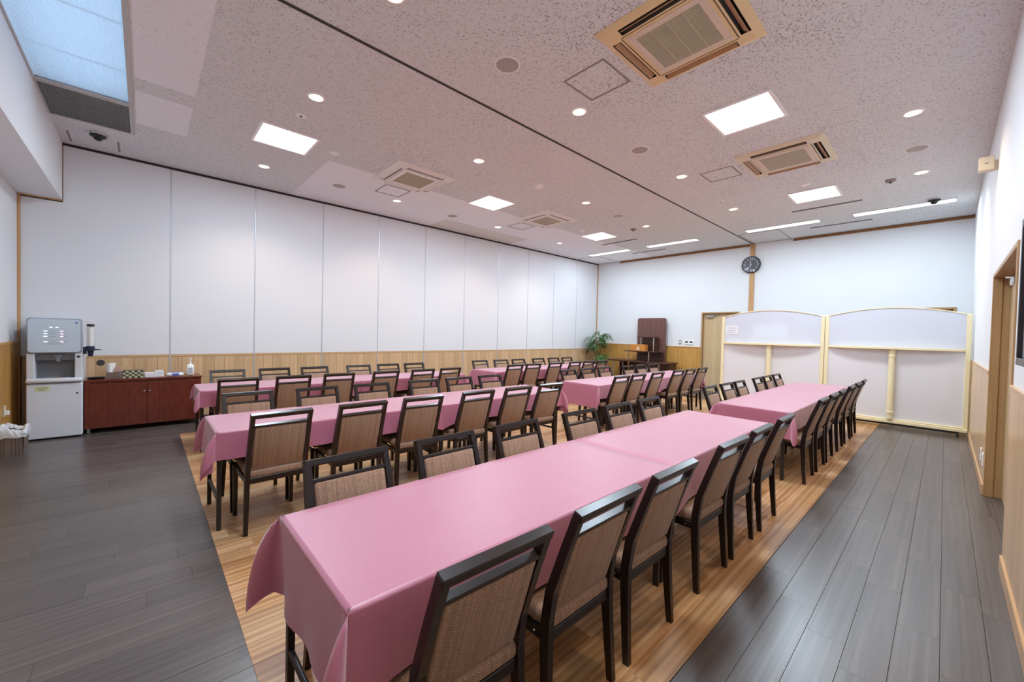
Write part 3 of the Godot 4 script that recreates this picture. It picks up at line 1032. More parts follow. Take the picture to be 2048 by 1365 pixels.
func air_unit(x: float, z: float, aged: bool, label: String) -> void:
	var t := thing("air_conditioner", label, "air conditioner", Vector3(x, HC, z))
	var skin: Material = M.ac_aged if aged else M.ac_white
	if aged and z < -4.0:
		skin = M.ac_aged_pale
	var vane: Material = M.ac_vane if aged else M.ac_vane_white
	var o := 0.462
	var i := 0.285
	# cover: a shallow pyramid frame between the outer rim and the grille, open at the four air outlets
	var st := begin()
	var y0 := -0.004
	var y1 := -0.03
	for k in 4:
		var b := Basis(Vector3.UP, PI / 2 * k)
		# bands: outer rim, outlet band, inner band; the outlet band is solid only beside the slot
		var bands := [[o, y0, 0.425, -0.022], [0.425, -0.022, 0.405, y1], [0.335, y1, i, y1]]
		for q in bands:
			quad(st, b * Vector3(-q[0], q[1], q[0]), b * Vector3(q[0], q[1], q[0]), b * Vector3(q[2], q[3], q[2]), b * Vector3(-q[2], q[3], q[2]), b * Vector3(0, -1, (q[1] - q[3]) / maxf(q[0] - q[2], 0.001)).normalized())
		quad(st, b * Vector3(-0.405, y1, 0.405), b * Vector3(-0.29, y1, 0.405), b * Vector3(-0.29, y1, 0.335), b * Vector3(-0.335, y1, 0.335), Vector3.DOWN)
		quad(st, b * Vector3(0.405, y1, 0.405), b * Vector3(0.29, y1, 0.405), b * Vector3(0.29, y1, 0.335), b * Vector3(0.335, y1, 0.335), Vector3.DOWN)
		quad(st, b * Vector3(-o, y0, o), b * Vector3(o, y0, o), b * Vector3(o, 0.0, o), b * Vector3(-o, 0.0, o), b * Vector3(0, 0, 1))
	part(t, "cover", st.commit(), skin)
	for k in 4:
		var b := Basis(Vector3.UP, PI / 2 * k)
		var e := Vector3(0, PI / 2 * k, 0)
		part(t, "duct_wall", cbox(Vector3(0.62, 0.2, 0.01), 0.0), M.galvanised, b * Vector3(0, 0.07, 0.315), e)
		part(t, "casing_wall", cbox(Vector3(0.86, 0.21, 0.01), 0.0), M.galvanised, b * Vector3(0, 0.085, 0.424), e)
		part(t, "vane", cbox(Vector3(0.565, 0.005, 0.046 if aged else 0.06), 0.002), vane, b * Vector3(0, -0.024, 0.372), Vector3(0.62 if aged else 0.12, PI / 2 * k, 0))
	part(t, "casing_top", cbox(Vector3(0.87, 0.01, 0.87), 0.0), M.galvanised, Vector3(0, 0.192, 0))
	# intake grille: frame, lamellae, cross ribs
	var g := Node3D.new()
	g.name = "intake_grille"
	t.add_child(g, true)
	var gm: Material = M.ac_inner if aged else M.ac_white
	rim(g, -0.235, 0.235, -0.235, 0.235, 0.05, -0.036, -0.024, gm)
	part(g, "filter", cbox(Vector3(0.6, 0.004, 0.6), 0.0), M.filter, Vector3(0, 0.01, 0))
	var sl := begin()
	for k in 36:
		var p := -0.235 + 0.47 * (k + 0.5) / 36
		add_box(sl, Vector3(-0.235, -0.034, p - 0.0036), Vector3(0.235, -0.022, p + 0.0036))
	part(g, "lamellae", sl.commit(), M.ac_slat)
	for k in 3:
		slab(g, "rib", Vector3(-0.12 + 0.12 * k - 0.003, -0.0355, -0.235), Vector3(-0.12 + 0.12 * k + 0.003, -0.03, 0.235), M.ac_slat, 0.0005)


# ------------------------------------------------------------------ tables and cloths
# x0, x1: table edges; z0: end far from the clock wall; drops of the cloth; words for the labels
func rows_of_tables() -> Array:
	return [
		{"x0": -1.715, "x1": -1.014, "z": -0.3875, "side": 0.24, "end": 0.295, "row": "doorway row", "far": false},
		{"x0": -1.715, "x1": -1.012, "z": -4.72, "side": 0.21, "end": 0.27, "row": "doorway row", "far": true},
		{"x0": -4.006, "x1": -3.322, "z": -0.359, "side": 0.195, "end": 0.27, "row": "middle row", "far": false},
		{"x0": -4.0, "x1": -3.335, "z": -4.79, "side": 0.2, "end": 0.335, "row": "middle row", "far": true},
		{"x0": -6.25, "x1": -5.572, "z": -0.451, "side": 0.19, "end": 0.17, "row": "partition row", "far": false},
		{"x0": -6.26, "x1": -5.56, "z": -4.735, "side": 0.2, "end": 0.3, "row": "partition row", "far": true},
	]


func build_tables() -> void:
	var top := 0.70
	for k in rows_of_tables().size():
		var t: Dictionary = rows_of_tables()[k]
		var half := 1.795 if not t.far else 1.76
		var cx: float = (t.x0 + t.x1) / 2
		var w: float = t.x1 - t.x0
		for e in 2:
			var za: float = t.z - half * e
			var zb := za - half
			var which: String = ORD[(0 if t.far else 2) + (1 - e)]
			folding_table("dark folding table under a pink cloth, %s from the clock wall in the %s" % [which, t.row], cx, w - 0.02, za - 0.006, zb + 0.006, top - 0.004)
			var o := MeshInstance3D.new()
			o.name = numbered("tablecloth")
			o.mesh = cloth_mesh(w, half, t.side, t.end, e == 1, k * 2 + e)
			o.material_override = M.cloth
			add_child(o)
			# the cloth of the second table is turned half round, so that its free end is the other one
			o.position = Vector3(cx, top, (za + zb) / 2)
			o.rotation.y = PI if e == 1 else 0.0
			tag(o, "mauve pink tablecloth, %s from the clock wall in the %s of tables" % [which, t.row], "tablecloth", "pink tablecloths")


func folding_table(label: String, cx: float, w: float, za: float, zb: float, top: float) -> void:
	var t := thing("folding_table", label, "table", Vector3(cx, 0, (za + zb) / 2), 0.0, "folding tables under pink cloths")
	var l := za - zb
	part(t, "tabletop", cbox(Vector3(w, 0.028, l), 0.004), M.table_top, Vector3(0, top - 0.014, 0))
	var hx := w / 2 - 0.055
	for s in [-1.0, 1.0]:
		var z: float = s * (l / 2 - 0.018)
		for u in [-1.0, 1.0]:
			part(t, "leg", cbox(Vector3(0.032, top - 0.028, 0.026), 0.003), M.table_leg, Vector3(u * hx, (top - 0.028) / 2, z))
		part(t, "stretcher", tube([Vector3(-hx, 0.2, z), Vector3(hx, 0.2, z)], [0.012], 10), M.table_leg)
		part(t, "apron", cbox(Vector3(2 * hx, 0.05, 0.02), 0.002), M.table_leg, Vector3(0, top - 0.055, z))
	slab(t, "side_rail", Vector3(-hx - 0.01, top - 0.07, -l / 2 + 0.05), Vector3(-hx + 0.01, top - 0.03, l / 2 - 0.05), M.table_leg, 0.002)
	slab(t, "side_rail", Vector3(hx - 0.01, top - 0.07, -l / 2 + 0.05), Vector3(hx + 0.01, top - 0.03, l / 2 - 0.05), M.table_leg, 0.002)


# A cloth over a table of w by l. Its +z end hangs free and has two corner folds; its -z end meets the next cloth.
func cloth_mesh(w: float, l: float, side: float, end: float, turned: bool, seed_: int) -> ArrayMesh:
	var r := RandomNumberGenerator.new()
	r.seed = 500 + seed_
	var hx := w / 2
	var hz := l / 2
	var ns := 40
	var ne := 16
	var nc := 16
	# columns round the rim: [edge point, outward, hang vector function data]
	var cols := []
	var ph := [r.randf() * TAU, r.randf() * TAU, r.randf() * TAU, r.randf() * TAU]
	var fin := [deg_to_rad(45 + r.randf_range(-25, 25)), deg_to_rad(45 + r.randf_range(-25, 25))]
	for i in ns + 1:   # long side x = -hx, from -z to +z
		var f := float(i) / ns
		cols.append(side_column(Vector3(-hx, 0, maxf(-hz + l * f, -hz + 0.0015)), Vector3(-1, 0, 0), side, f, ph[0]))
	corner(cols, Vector3(-hx, 0, hz), Vector3(-1, 0, 0), Vector3(0, 0, 1), side, end, fin[0], nc)
	for i in range(1, ne):
		var f := float(i) / ne
		cols.append([Vector3(-hx + w * f, 0, hz), Vector3(0, 0, 1), Vector3(0, -1, 0.03 + 0.02 * sin(f * 9.0 + ph[1])).normalized(), end, 0.012 * sin(f * 14.0 + ph[1])])
	corner(cols, Vector3(hx, 0, hz), Vector3(0, 0, 1), Vector3(1, 0, 0), end, side, fin[1], nc)
	for i in ns + 1:
		var f := 1.0 - float(i) / ns
		cols.append(side_column(Vector3(hx, 0, maxf(-hz + l * f, -hz + 0.0015)), Vector3(1, 0, 0), side, f, ph[2]))
	var nr := 9
	var rr := 0.012
	var pts := []
	for c in cols:
		var column := []
		var e: Vector3 = c[0]
		var out: Vector3 = c[1]
		var v: Vector3 = c[2]
		# over the edge in a small round, then down along v
		column.append(e + (c[5] if c.size() > 5 else -out) * rr)
		column.append(e + out * (rr * 0.1) + Vector3(0, -rr * 0.32, 0))
		for k in nr + 1:
			var s := rr * 0.9 + (float(c[3]) - rr) * k / nr
			var t := float(k) / nr
			if c.size() > 6:
				var swing := t - 0.5 * t * t
				var lean: float = c[6]
				var fall := t * lerpf(cos(lean), 1.0, t * 0.8)
				column.append(e + out * (rr * 0.25) + (c[7] * sin(lean) * 0.9 + c[8]) * (s * swing / maxf(t, 0.001)) + Vector3.DOWN * (s * fall / maxf(t, 0.001) if t > 0.0 else s * cos(lean)))
			else:
				column.append(e + out * (rr * 0.25) + v * s + out * (float(c[4]) * t * t))
		pts.append(column)
	var st := begin()
	st.set_smooth_group(0)
	for i in pts.size() - 1:
		for k in pts[i].size() - 1:
			var a: Vector3 = pts[i][k]
			var b: Vector3 = pts[i + 1][k]
			var c: Vector3 = pts[i + 1][k + 1]
			var d: Vector3 = pts[i][k + 1]
			for p in [a, c, b, a, d, c]:
				st.add_vertex(p)
	# the top, with a few faint creases left by folding
	var gx := 14
	var gz := 36
	var x0 := -hx + rr
	var x1 := hx - rr
	var z0 := -hz + 0.0015
	var z1 := hz - rr
	var crease := [r.randf_range(-0.5, -0.2) * l, r.randf_range(0.1, 0.35) * l]
	for i in gx:
		for j in gz:
			var q := []
			for p in [[i, j], [i + 1, j], [i + 1, j + 1], [i, j + 1]]:
				var fx := float(p[0]) / gx
				var fz := float(p[1]) / gz if p[1] != 1 else 0.007 / l   # the hem turns down at the joint
				var P := Vector3(lerpf(x0, x1, fx), 0, lerpf(z0, z1, fz))
				var inside := sin(PI * fx) * sin(PI * fz)
				var hgt := 0.0012 * sin(P.z * 9.0 + P.x * 5.0 + ph[3]) + 0.003 * exp(-pow((P.z - crease[1] - 0.25 * P.x) / 0.03, 2.0)) + 0.002 * exp(-pow((P.x - 0.06 + 0.1 * P.z) / 0.025, 2.0))
				P.y = maxf(hgt, -0.0005) * inside
				if p[1] == 0:
					P.y -= 0.0035
				q.append(P)
			for p in [q[0], q[1], q[2], q[0], q[2], q[3]]:
				st.add_vertex(p)
	st.generate_normals()
	return st.commit()


func side_column(e: Vector3, out: Vector3, drop: float, f: float, ph: float) -> Array:
	var lower := 0.05 * clampf(1.0 - f / 0.09, 0.0, 1.0)        # the corner that hangs at the joint of two cloths
	var wave := 0.005 * sin(f * 23.0 + ph) + 0.005 * sin(f * 41.0 + ph * 2.0)
	return [e, out, (Vector3.DOWN + out * (0.02 + 0.015 * sin(f * 11.0 + ph) + lower * 1.2)).normalized(), drop + lower, wave]


# the fold at a corner: the spare square of cloth hangs as a fin between the two sides
func corner(cols: Array, at: Vector3, out_a: Vector3, out_b: Vector3, drop_a: float, drop_b: float, lean: float, n: int) -> void:
	var d := (out_a * cos(lean) + out_b * sin(lean)).normalized()
	var side := out_a - d * out_a.dot(d)
	side = side.normalized() if side.length() > 0.01 else Vector3.ZERO
	for i in range(1, n):
		var th := PI / 2 * i / n
		var reach := minf(drop_a / maxf(cos(th), 0.001), drop_b / maxf(sin(th), 0.001))
		var al := minf(th, PI / 2 - th)
		var fold := al / (PI / 4)
		var open := sin(2.0 * th) * 0.16 * (1.0 if th < PI / 4 else -1.0) * (1.0 - 0.85 * pow(fold, 4.0))
		var v := (Vector3.DOWN * cos(al * 0.6) + d * sin(al * 0.6) + side * open).normalized()
		cols.append([at, d, v, reach, 0.0, -(out_a + out_b), al, d, side * open * 1.6])


# ------------------------------------------------------------------ chairs
func build_chairs() -> void:
	var chair := make_chair()
	# x of the top rail, direction of the back (+1 towards the doorway wall), z of each chair, row, side
	var lists := [
		[-0.791, 1, [-0.709, -1.225, -1.741, -2.465, -2.985, -3.55, -4.985, -5.535, -6.045, -6.745, -7.34, -7.915], "doorway row", "doorway side"],
		[-1.875, -1, [-0.703, -1.241, -1.782, -2.44, -2.959, -3.482, -4.978, -5.51, -5.987, -6.748, -7.226, -7.74], "doorway row", "partition side"],
		[-3.085, 1, [-0.704, -1.273, -1.812, -2.422, -2.963, -3.483, -5.046, -5.503, -6.098, -6.846, -7.332, -7.849], "middle row", "doorway side"],
		[-4.165, -1, [-0.677, -1.252, -1.8, -2.429, -2.931, -3.439, -5.109, -5.623, -6.119, -6.915, -7.386, -7.874], "middle row", "partition side"],
		[-5.31, 1, [-0.775, -1.331, -1.868, -2.507, -3.094, -3.585, -5.011, -5.493, -6.124, -6.76, -7.25, -7.743], "partition row", "doorway side"],
		[-6.415, -1, [-0.806, -1.351, -1.883, -2.545, -3.051, -3.538, -5.042, -5.607, -6.124, -6.769, -7.3, -7.802], "partition row", "partition side"],
	]
	var first := true
	for q in lists:
		for k in 12:
			var o: Node3D = chair
			if not first:
				o = chair.duplicate()
				o.name = numbered("dining_chair")
				add_child(o)
			first = false
			var s: float = q[1]
			var shift: float = 0.0 if k < 6 else (-0.02 if q[4] == "partition side" else -0.01)
			if q[3] == "middle row" and k >= 6:
				shift = -0.03 if s > 0 else -0.01
			o.position = Vector3(q[0] + shift - 0.1 * s, 0, q[2][k])
			o.rotation.y = (0.0 if s > 0 else PI) + rng.randf_range(-0.025, 0.025)
			tag(o, "dark framed brown chair, %s from the clock wall, %s of the %s" % [ORD[11 - k], q[4], String(q[3]).replace("row", "table row")], "chair", "brown upholstered chairs at the tables")


# stands with its rear feet at x = 0, its back towards +x and its seat towards -x
func make_chair() -> Node3D:
	var t := thing("dining_chair", "", "chair")
	var m: Material = M.frame_wood
	var hx := 0.017
	for s in [-1.0, 1.0]:
		part(t, "leg", loft([
			[Vector3(0.0, 0.0, s * 0.197), 0.014, 0.0125], [Vector3(-0.012, 0.16, s * 0.192), 0.0165, 0.0135], [Vector3(-0.022, 0.32, s * 0.187), 0.019, 0.0145], [Vector3(-0.023, 0.42, s * 0.184), 0.0195, 0.0145],
			[Vector3(-0.008, 0.53, s * 0.182), 0.0185, 0.014], [Vector3(0.046, 0.69, s * 0.18), hx, 0.0135], [Vector3(0.0985, 0.834, s * 0.178), 0.0165, 0.0135]]), m)
	for s in [-1.0, 1.0]:
		part(t, "leg", loft([[Vector3(-0.402, 0.0, s * 0.19), 0.012, 0.012], [Vector3(-0.397, 0.385, s * 0.19), 0.016, 0.016]]), m)
	var tilt := -0.35
	part(t, "top_rail", cbox(Vector3(0.036, 0.03, 0.386), 0.0035), m, Vector3(0.099, 0.83, 0), Vector3(0, 0, tilt))
	part(t, "cross_rail", cbox(Vector3(0.03, 0.016, 0.332), 0.003), m, Vector3(0.0715, 0.758, 0), Vector3(0, 0, tilt))
	part(t, "backrest", rbox(Vector3(0.032, 0.318, 0.326), 0.014), M.fabric, Vector3(0.021, 0.6, 0), Vector3(0, 0, -0.3))
	part(t, "seat", rbox(Vector3(0.405, 0.062, 0.372), 0.026), M.fabric, Vector3(-0.212, 0.412, 0), Vector3(0, 0, -0.03))
	part(t, "apron", cbox(Vector3(0.36, 0.04, 0.02), 0.003), m, Vector3(-0.21, 0.362, 0.185))
	part(t, "apron", cbox(Vector3(0.36, 0.04, 0.02), 0.003), m, Vector3(-0.21, 0.362, -0.185))
	part(t, "apron", cbox(Vector3(0.02, 0.04, 0.35), 0.003), m, Vector3(-0.022, 0.362, 0))
	part(t, "apron", cbox(Vector3(0.02, 0.04, 0.35), 0.003), m, Vector3(-0.396, 0.362, 0))
	for s in [-1.0, 1.0]:
		part(t, "bolt", lathe([Vector2(0.0, 0.003), Vector2(0.004, 0.003), Vector2(0.005, 0.0)], 8), M.bolt, Vector3(-0.075, 0.362, s * 0.195), Vector3(s * PI / 2, 0, 0))
	return t


# ------------------------------------------------------------------ arched mobile screens
func build_screens() -> void:
	arched_screen(-2.392, 0.888, "cream framed arched mobile screen with a notice sheet, beside the tan door", true)
	arched_screen(-0.613, 0.883, "cream framed arched mobile screen standing against the doorway wall", false)


func arched_screen(cx: float, w: float, label: String, notice: bool) -> void:
	var t := thing("mobile_screen", label, "screen", Vector3(cx, 0, -9.2))
	for s in [-1.0, 1.0]:
		part(t, "post", cbox(Vector3(0.056, 1.79, 0.06), 0.006), M.cream, Vector3(s * (w - 0.028), 0.985, 0))
	# upper panel with an arched head
	var arc := PackedVector2Array()
	var rim_o := PackedVector2Array()
	var n := 24
	for i in n + 1:
		var f := -1.0 + 2.0 * i / n
		var x := f * (w - 0.048)
		arc.append(Vector2(x, 1.865 + 0.125 * (1.0 - f * f)))
		rim_o.append(Vector2(x, 1.88 + 0.128 * (1.0 - f * f)))
	var panel := arc.duplicate()
	panel.append(Vector2(w - 0.048, 1.335))
	panel.append(Vector2(-w + 0.048, 1.335))
	part(t, "upper_panel", prism(panel, 0.02), M.screen_gloss)
	var band := rim_o.duplicate()
	for i in n + 1:
		band.append(arc[n - i])
	part(t, "arched_trim", prism(band, 0.045), M.cream)
	# half-round shelf at the middle rail, carried by a turned leg
	var half := PackedVector2Array()
	for i in 25:
		var a := PI * i / 24
		half.append(Vector2(cos(a) * (w - 0.05), -sin(a) * 0.135 - 0.01))
	part(t, "shelf", prism(half, 0.03), M.cream, Vector3(0, 1.319, 0), Vector3(-PI / 2, 0, 0))
	part(t, "middle_rail", cbox(Vector3(2 * w - 0.096, 0.034, 0.05), 0.004), M.cream, Vector3(0, 1.319, 0))
	part(t, "lower_panel", cbox(Vector3(2 * w - 0.096, 1.17, 0.02), 0.0), M.screen_panel, Vector3(0, 0.72, -0.005))
	var leg := part(t, "leg", lathe([Vector2(0.033, 0.14), Vector2(0.033, 0.23), Vector2(0.046, 0.24), Vector2(0.038, 0.252), Vector2(0.047, 0.265), Vector2(0.041, 0.28), Vector2(0.041, 1.2), Vector2(0.045, 1.2), Vector2(0.045, 1.304)], 20), M.cream, Vector3(0.02, 0, 0.06))
	part(leg, "socket", lathe([Vector2(0.044, 1.17), Vector2(0.048, 1.18), Vector2(0.046, 1.2)], 20), M.cream)
	part(t, "base_rail", cbox(Vector3(2 * w, 0.05, 0.11), 0.008), M.cream, Vector3(0, 0.095, 0.01))
	part(t, "base_ledge", cbox(Vector3(2 * w - 0.096, 0.022, 0.06), 0.004), M.cream, Vector3(0, 0.131, 0.02))
	part(t, "skid", cbox(Vector3(2 * w - 0.2, 0.03, 0.08), 0.004), M.caster, Vector3(0, 0.055, 0))
	for s in [-1.0, 1.0]:
		for u in [-1.0, 1.0]:
			part(t, "caster", lathe([Vector2(0, -0.012), Vector2(0.026, -0.012), Vector2(0.029, 0.0), Vector2(0.026, 0.012), Vector2(0, 0.012)], 14), M.caster, Vector3(s * (w - 0.1), 0.029, u * 0.055), Vector3(0, 0, PI / 2))
	if notice:
		var p := thing("notice_sheet", "white printed notice sheet stuck on the arched screen beside the door", "notice", Vector3(cx - 0.69, 1.6, -9.187))
		part(p, "sheet", cbox(Vector3(0.24, 0.18, 0.002), 0.0), M.paper)
		for k in 6:
			var ww: float = [0.17, 0.19, 0.15, 0.18, 0.12, 0.16][k]
			part(p, "text_line", cbox(Vector3(ww, 0.005, 0.001), 0.0), M.print_line, Vector3(-0.095 + ww / 2, 0.055 - 0.022 * k, 0.0013))


# ------------------------------------------------------------------ vending machine, sideboard and what stands on it
func build_vending_corner() -> void:
	var xf := -7.3
	var t := thing("drink_dispenser", "white and grey drink vending machine beside the dark red sideboard", "vending machine", Vector3(xf, 0, 0.8))
	# local axes: +x is the front, z runs away from the clock wall
	var zl := 0.228
	var zr := -0.228
	part(t, "lower_body", cbox(Vector3(0.42, 0.66, 0.456), 0.008), M.machine_side, Vector3(-0.235, 0.35, 0))
	part(t, "lower_door", cbox(Vector3(0.028, 0.655, 0.452), 0.008), M.machine_white, Vector3(-0.012, 0.345, 0))
	part(t, "plinth", cbox(Vector3(0.38, 0.03, 0.42), 0.002), M.black, Vector3(-0.24, 0.015, 0))
	part(t, "upper_body", cbox(Vector3(0.3, 0.77, 0.456), 0.012), M.machine_side, Vector3(-0.3, 1.065, 0))
	for s in [-1.0, 1.0]:
		part(t, "bay_cheek", cbox(Vector3(0.15, 0.36, 0.066 if s > 0 else 0.066), 0.008), M.machine_side, Vector3(-0.075, 0.87, s * 0.194))
	part(t, "bay_back", cbox(Vector3(0.012, 0.33, 0.325), 0.0), M.machine_bay, Vector3(-0.146, 0.87, 0))
	var chute := part(t, "bay_hood", cbox(Vector3(0.1, 0.075, 0.322), 0.004), M.machine_bay, Vector3(-0.09, 0.995, 0))
	part(chute, "spout", lathe([Vector2(0.0, -0.055), Vector2(0.02, -0.05), Vector2(0.03, 0.0), Vector2(0.045, 0.03)], 16), M.machine_edge, Vector3(0.03, 0, -0.02))
	var tray := part(t, "drip_tray", rbox(Vector3(0.2, 0.05, 0.462), 0.02, 3), M.machine_white, Vector3(-0.07, 0.715, 0))
	part(tray, "cup_mark", lathe([Vector2(0, 0.003), Vector2(0.03, 0.003), Vector2(0.032, 0.0)], 16), M.orange, Vector3(0.05, 0.0245, -0.02))
	var head := part(t, "head_cover", rbox(Vector3(0.05, 0.426, 0.446), 0.0249, 6), M.machine_edge, Vector3(-0.004, 1.258, 0))
	var face := PackedVector2Array()
	for k in 24:
		var a := TAU * (k + 0.5) / 24
		face.append(Vector2(signf(cos(a)) * 0.178 + 0.032 * cos(a), signf(sin(a)) * 0.168 + 0.032 * sin(a)))
	part(head, "fascia", prism(face, 0.006), M.machine_head, Vector3(0.0235, 0, 0), Vector3(0, PI / 2, 0))
	part(head, "logo", cbox(Vector3(0.002, 0.016, 0.022), 0.0), M.logo_blue, Vector3(0.0275, 0.162, -0.178))
	for k in 2:
		part(head, "selector_lamp", rbox(Vector3(0.004, 0.012, 0.024), 0.002, 2), M.lamp_blue, Vector3(0.027, 0.1, 0.03 - 0.048 * k))
	for k in 5:
		if k == 3:
			continue
		var y := 0.055 - 0.032 * k
		part(head, "selector_lamp", rbox(Vector3(0.004, 0.009, 0.03), 0.002, 2), M.lamp_blue, Vector3(0.027, y, 0.074))
		part(head, "selector_lamp", rbox(Vector3(0.004, 0.012, 0.024), 0.002, 2), M.lamp_pink, Vector3(0.027, y, -0.056))
		part(head, "caption", cbox(Vector3(0.001, 0.004, 0.05), 0.0), M.grey, Vector3(0.0268, y, 0.014))
		part(head, "caption", cbox(Vector3(0.001, 0.004, 0.016), 0.0), M.grey, Vector3(0.0268, y, -0.09))
	part(head, "caption", cbox(Vector3(0.001, 0.004, 0.12), 0.0), M.grey, Vector3(0.0268, -0.098, 0.0))
	part(t, "lock", lathe([Vector2(0, 0.004), Vector2(0.013, 0.004), Vector2(0.016, 0)], 14), M.dark_grey, Vector3(0.0015, 1.0, -0.194), Vector3(0, 0, -PI / 2))
	part(t, "lock", lathe([Vector2(0, 0.004), Vector2(0.008, 0.004), Vector2(0.01, 0)], 12), M.black, Vector3(0.0015, 0.548, -0.183), Vector3(0, 0, -PI / 2))
	var stk := part(t, "sticker", cbox(Vector3(0.002, 0.058, 0.122), 0.0), M.sticker, Vector3(0.0025, 0.618, 0.102))
	for k in 3:
		part(stk, "print_line", cbox(Vector3(0.001, 0.005, 0.09 - 0.02 * k), 0.0), M.sticker_ink, Vector3(0.0012, 0.016 - 0.016 * k, 0))
	# cup dispenser hung on the machine's side
	var c := thing("cup_dispenser", "clear tube of paper cups in a navy holder on the vending machine", "dispenser", Vector3(-7.33, 1.0, 0.505))
	part(c, "holder", lathe([Vector2(0.022, 0.0), Vector2(0.03, 0.06), Vector2(0.038, 0.1), Vector2(0.038, 0.13), Vector2(0.03, 0.13)], 18), M.navy)
	part(c, "bracket", cbox(Vector3(0.05, 0.09, 0.03), 0.004), M.navy, Vector3(-0.01, 0.075, 0.05))
	part(c, "ring", lathe([Vector2(0.038, 0.075), Vector2(0.055, 0.078), Vector2(0.055, 0.092), Vector2(0.038, 0.095)], 18), M.navy)
	part(c, "lever", tube([Vector3(0.0, 0.085, -0.05), Vector3(0.01, 0.083, -0.1)], [0.008, 0.003], 8), M.navy)
	part(c, "tube", lathe([Vector2(0.037, 0.125), Vector2(0.037, 0.39)], 20), M.clear)
	part(c, "lid", lathe([Vector2(0.0, 0.41), Vector2(0.03, 0.408), Vector2(0.038, 0.395), Vector2(0.034, 0.378), Vector2(0.0, 0.37)], 18), M.black)
	for k in 7:
		part(c, "paper_cup", lathe([Vector2(0.022, 0.13 + 0.03 * k), Vector2(0.031, 0.185 + 0.03 * k), Vector2(0.033, 0.187 + 0.03 * k)], 16), M.fitting_white)
	# sideboard
	var s := thing("sideboard", "dark red wooden two door sideboard on casters beside the vending machine", "sideboard", Vector3(-7.36, 0, -0.025))
	var ll := 0.592
	part(s, "carcass", cbox(Vector3(0.36, 0.6, 2 * ll - 0.012), 0.003), M.mahogany, Vector3(-0.202, 0.365, 0))
	part(s, "worktop", cbox(Vector3(0.392, 0.026, 2 * ll), 0.004), M.mahogany, Vector3(-0.194, 0.678, 0))
	for u in [-1.0, 1.0]:
		part(s, "stile", cbox(Vector3(0.02, 0.6, 0.05), 0.002), M.mahogany, Vector3(-0.012, 0.365, u * (ll - 0.031)))
		var d := part(s, "door", cbox(Vector3(0.02, 0.572, 0.538), 0.003), M.mahogany, Vector3(-0.01, 0.352, u * 0.2705))
		part(d, "knob", lathe([Vector2(0.0, 0.022), Vector2(0.009, 0.02), Vector2(0.011, 0.014), Vector2(0.006, 0.007), Vector2(0.005, 0.0)], 14), M.chrome, Vector3(0.01, 0.165, -u * 0.243), Vector3(0, 0, -PI / 2))
		for x in [-0.05, -0.34]:
			var cs := part(s, "caster", cbox(Vector3(0.03, 0.03, 0.03), 0.003), M.chrome, Vector3(x, 0.05, u * (ll - 0.04)))
			part(cs, "wheel", lathe([Vector2(0, -0.01), Vector2(0.018, -0.01), Vector2(0.019, 0.0), Vector2(0.018, 0.01), Vector2(0, 0.01)], 12), M.grey, Vector3(0, -0.031, 0), Vector3(0, 0, PI / 2))
	var y := 0.691
	# what stands on it
	var x := -7.5
	var tr := thing("serving_tray", "flat black serving tray lying on the sideboard beside the machine", "tray", Vector3(-7.52, y, 0.468))
	part(tr, "tray", lathe([Vector2(0.0, 0.006), Vector2(0.07, 0.006), Vector2(0.085, 0.02), Vector2(0.09, 0.02), Vector2(0.075, 0.0), Vector2(0.0, 0.0)], 26), M.black)
	var b1 := thing("straw_basket", "small woven basket full of white paper cups on the sideboard", "basket", Vector3(x, y, 0.336))
	part(b1, "basket", cbox(Vector3(0.11, 0.085, 0.072), 0.004), M.basket, Vector3(0, 0.0425, 0))
	for k in 5:
		part(b1, "cup_stack", lathe([Vector2(0.02, 0.08), Vector2(0.03, 0.17), Vector2(0.033, 0.178 + 0.006 * k), Vector2(0.029, 0.172 + 0.006 * k), Vector2(0.0, 0.16)], 14), M.fitting_white, Vector3(-0.03 + 0.03 * (k % 3), 0.005, 0.01 - 0.005 * k), Vector3(0.06 - 0.03 * k, 0, 0.06))
	var b2 := thing("napkin_basket", "small woven basket of pink sachets on the sideboard", "basket", Vector3(x, y, 0.256))
	part(b2, "basket", cbox(Vector3(0.11, 0.085, 0.074), 0.004), M.basket, Vector3(0, 0.0425, 0))
	for k in 5:
		part(b2, "sachet", cbox(Vector3(0.08, 0.1, 0.004), 0.001), M.pink_paper, Vector3(0, 0.1, -0.024 + 0.012 * k), Vector3(-0.06 + 0.03 * k, 0, 0))
	var b3 := thing("tissue_box", "green and cream chequered tissue box on the sideboard", "box", Vector3(x, y, 0.115))
	part(b3, "box", cbox(Vector3(0.11, 0.1, 0.205), 0.003), M.check_dark, Vector3(0, 0.05, 0))
	for i in 7:
		for j in 4:
			if (i + j) % 2 == 0:
				part(b3, "check", cbox(Vector3(0.002, 0.0235, 0.028), 0.0), M.check_light, Vector3(0.0555, 0.0125 + 0.0247 * j, -0.087 + 0.029 * i))
	for k in 4:
		var f := thing("paper_stack", ["lowest", "second lowest", "third lowest", "topmost, shorter"][k] + " white folded paper bundle in the pile on the sideboard", "paper", Vector3(x, y + 0.021 * k, -0.1), rng.randf_range(-0.03, 0.03), "white paper bundles on the sideboard")
		part(f, "bundle", cbox(Vector3(0.12, 0.019, 0.2 if k < 3 else 0.09), 0.003), M.paper, Vector3(0, 0.0105, 0 if k < 3 else -0.05))
	var wp := thing("wipe_packet", "white and blue wet wipe packet lying on the sideboard", "packet", Vector3(x, y, -0.325))
	part(wp, "packet", rbox(Vector3(0.11, 0.046, 0.19), 0.018, 3), M.paper, Vector3(0, 0.023, 0))
	part(wp, "label", cbox(Vector3(0.004, 0.026, 0.075), 0.001), M.wipe_blue, Vector3(0.0545, 0.024, 0.0))
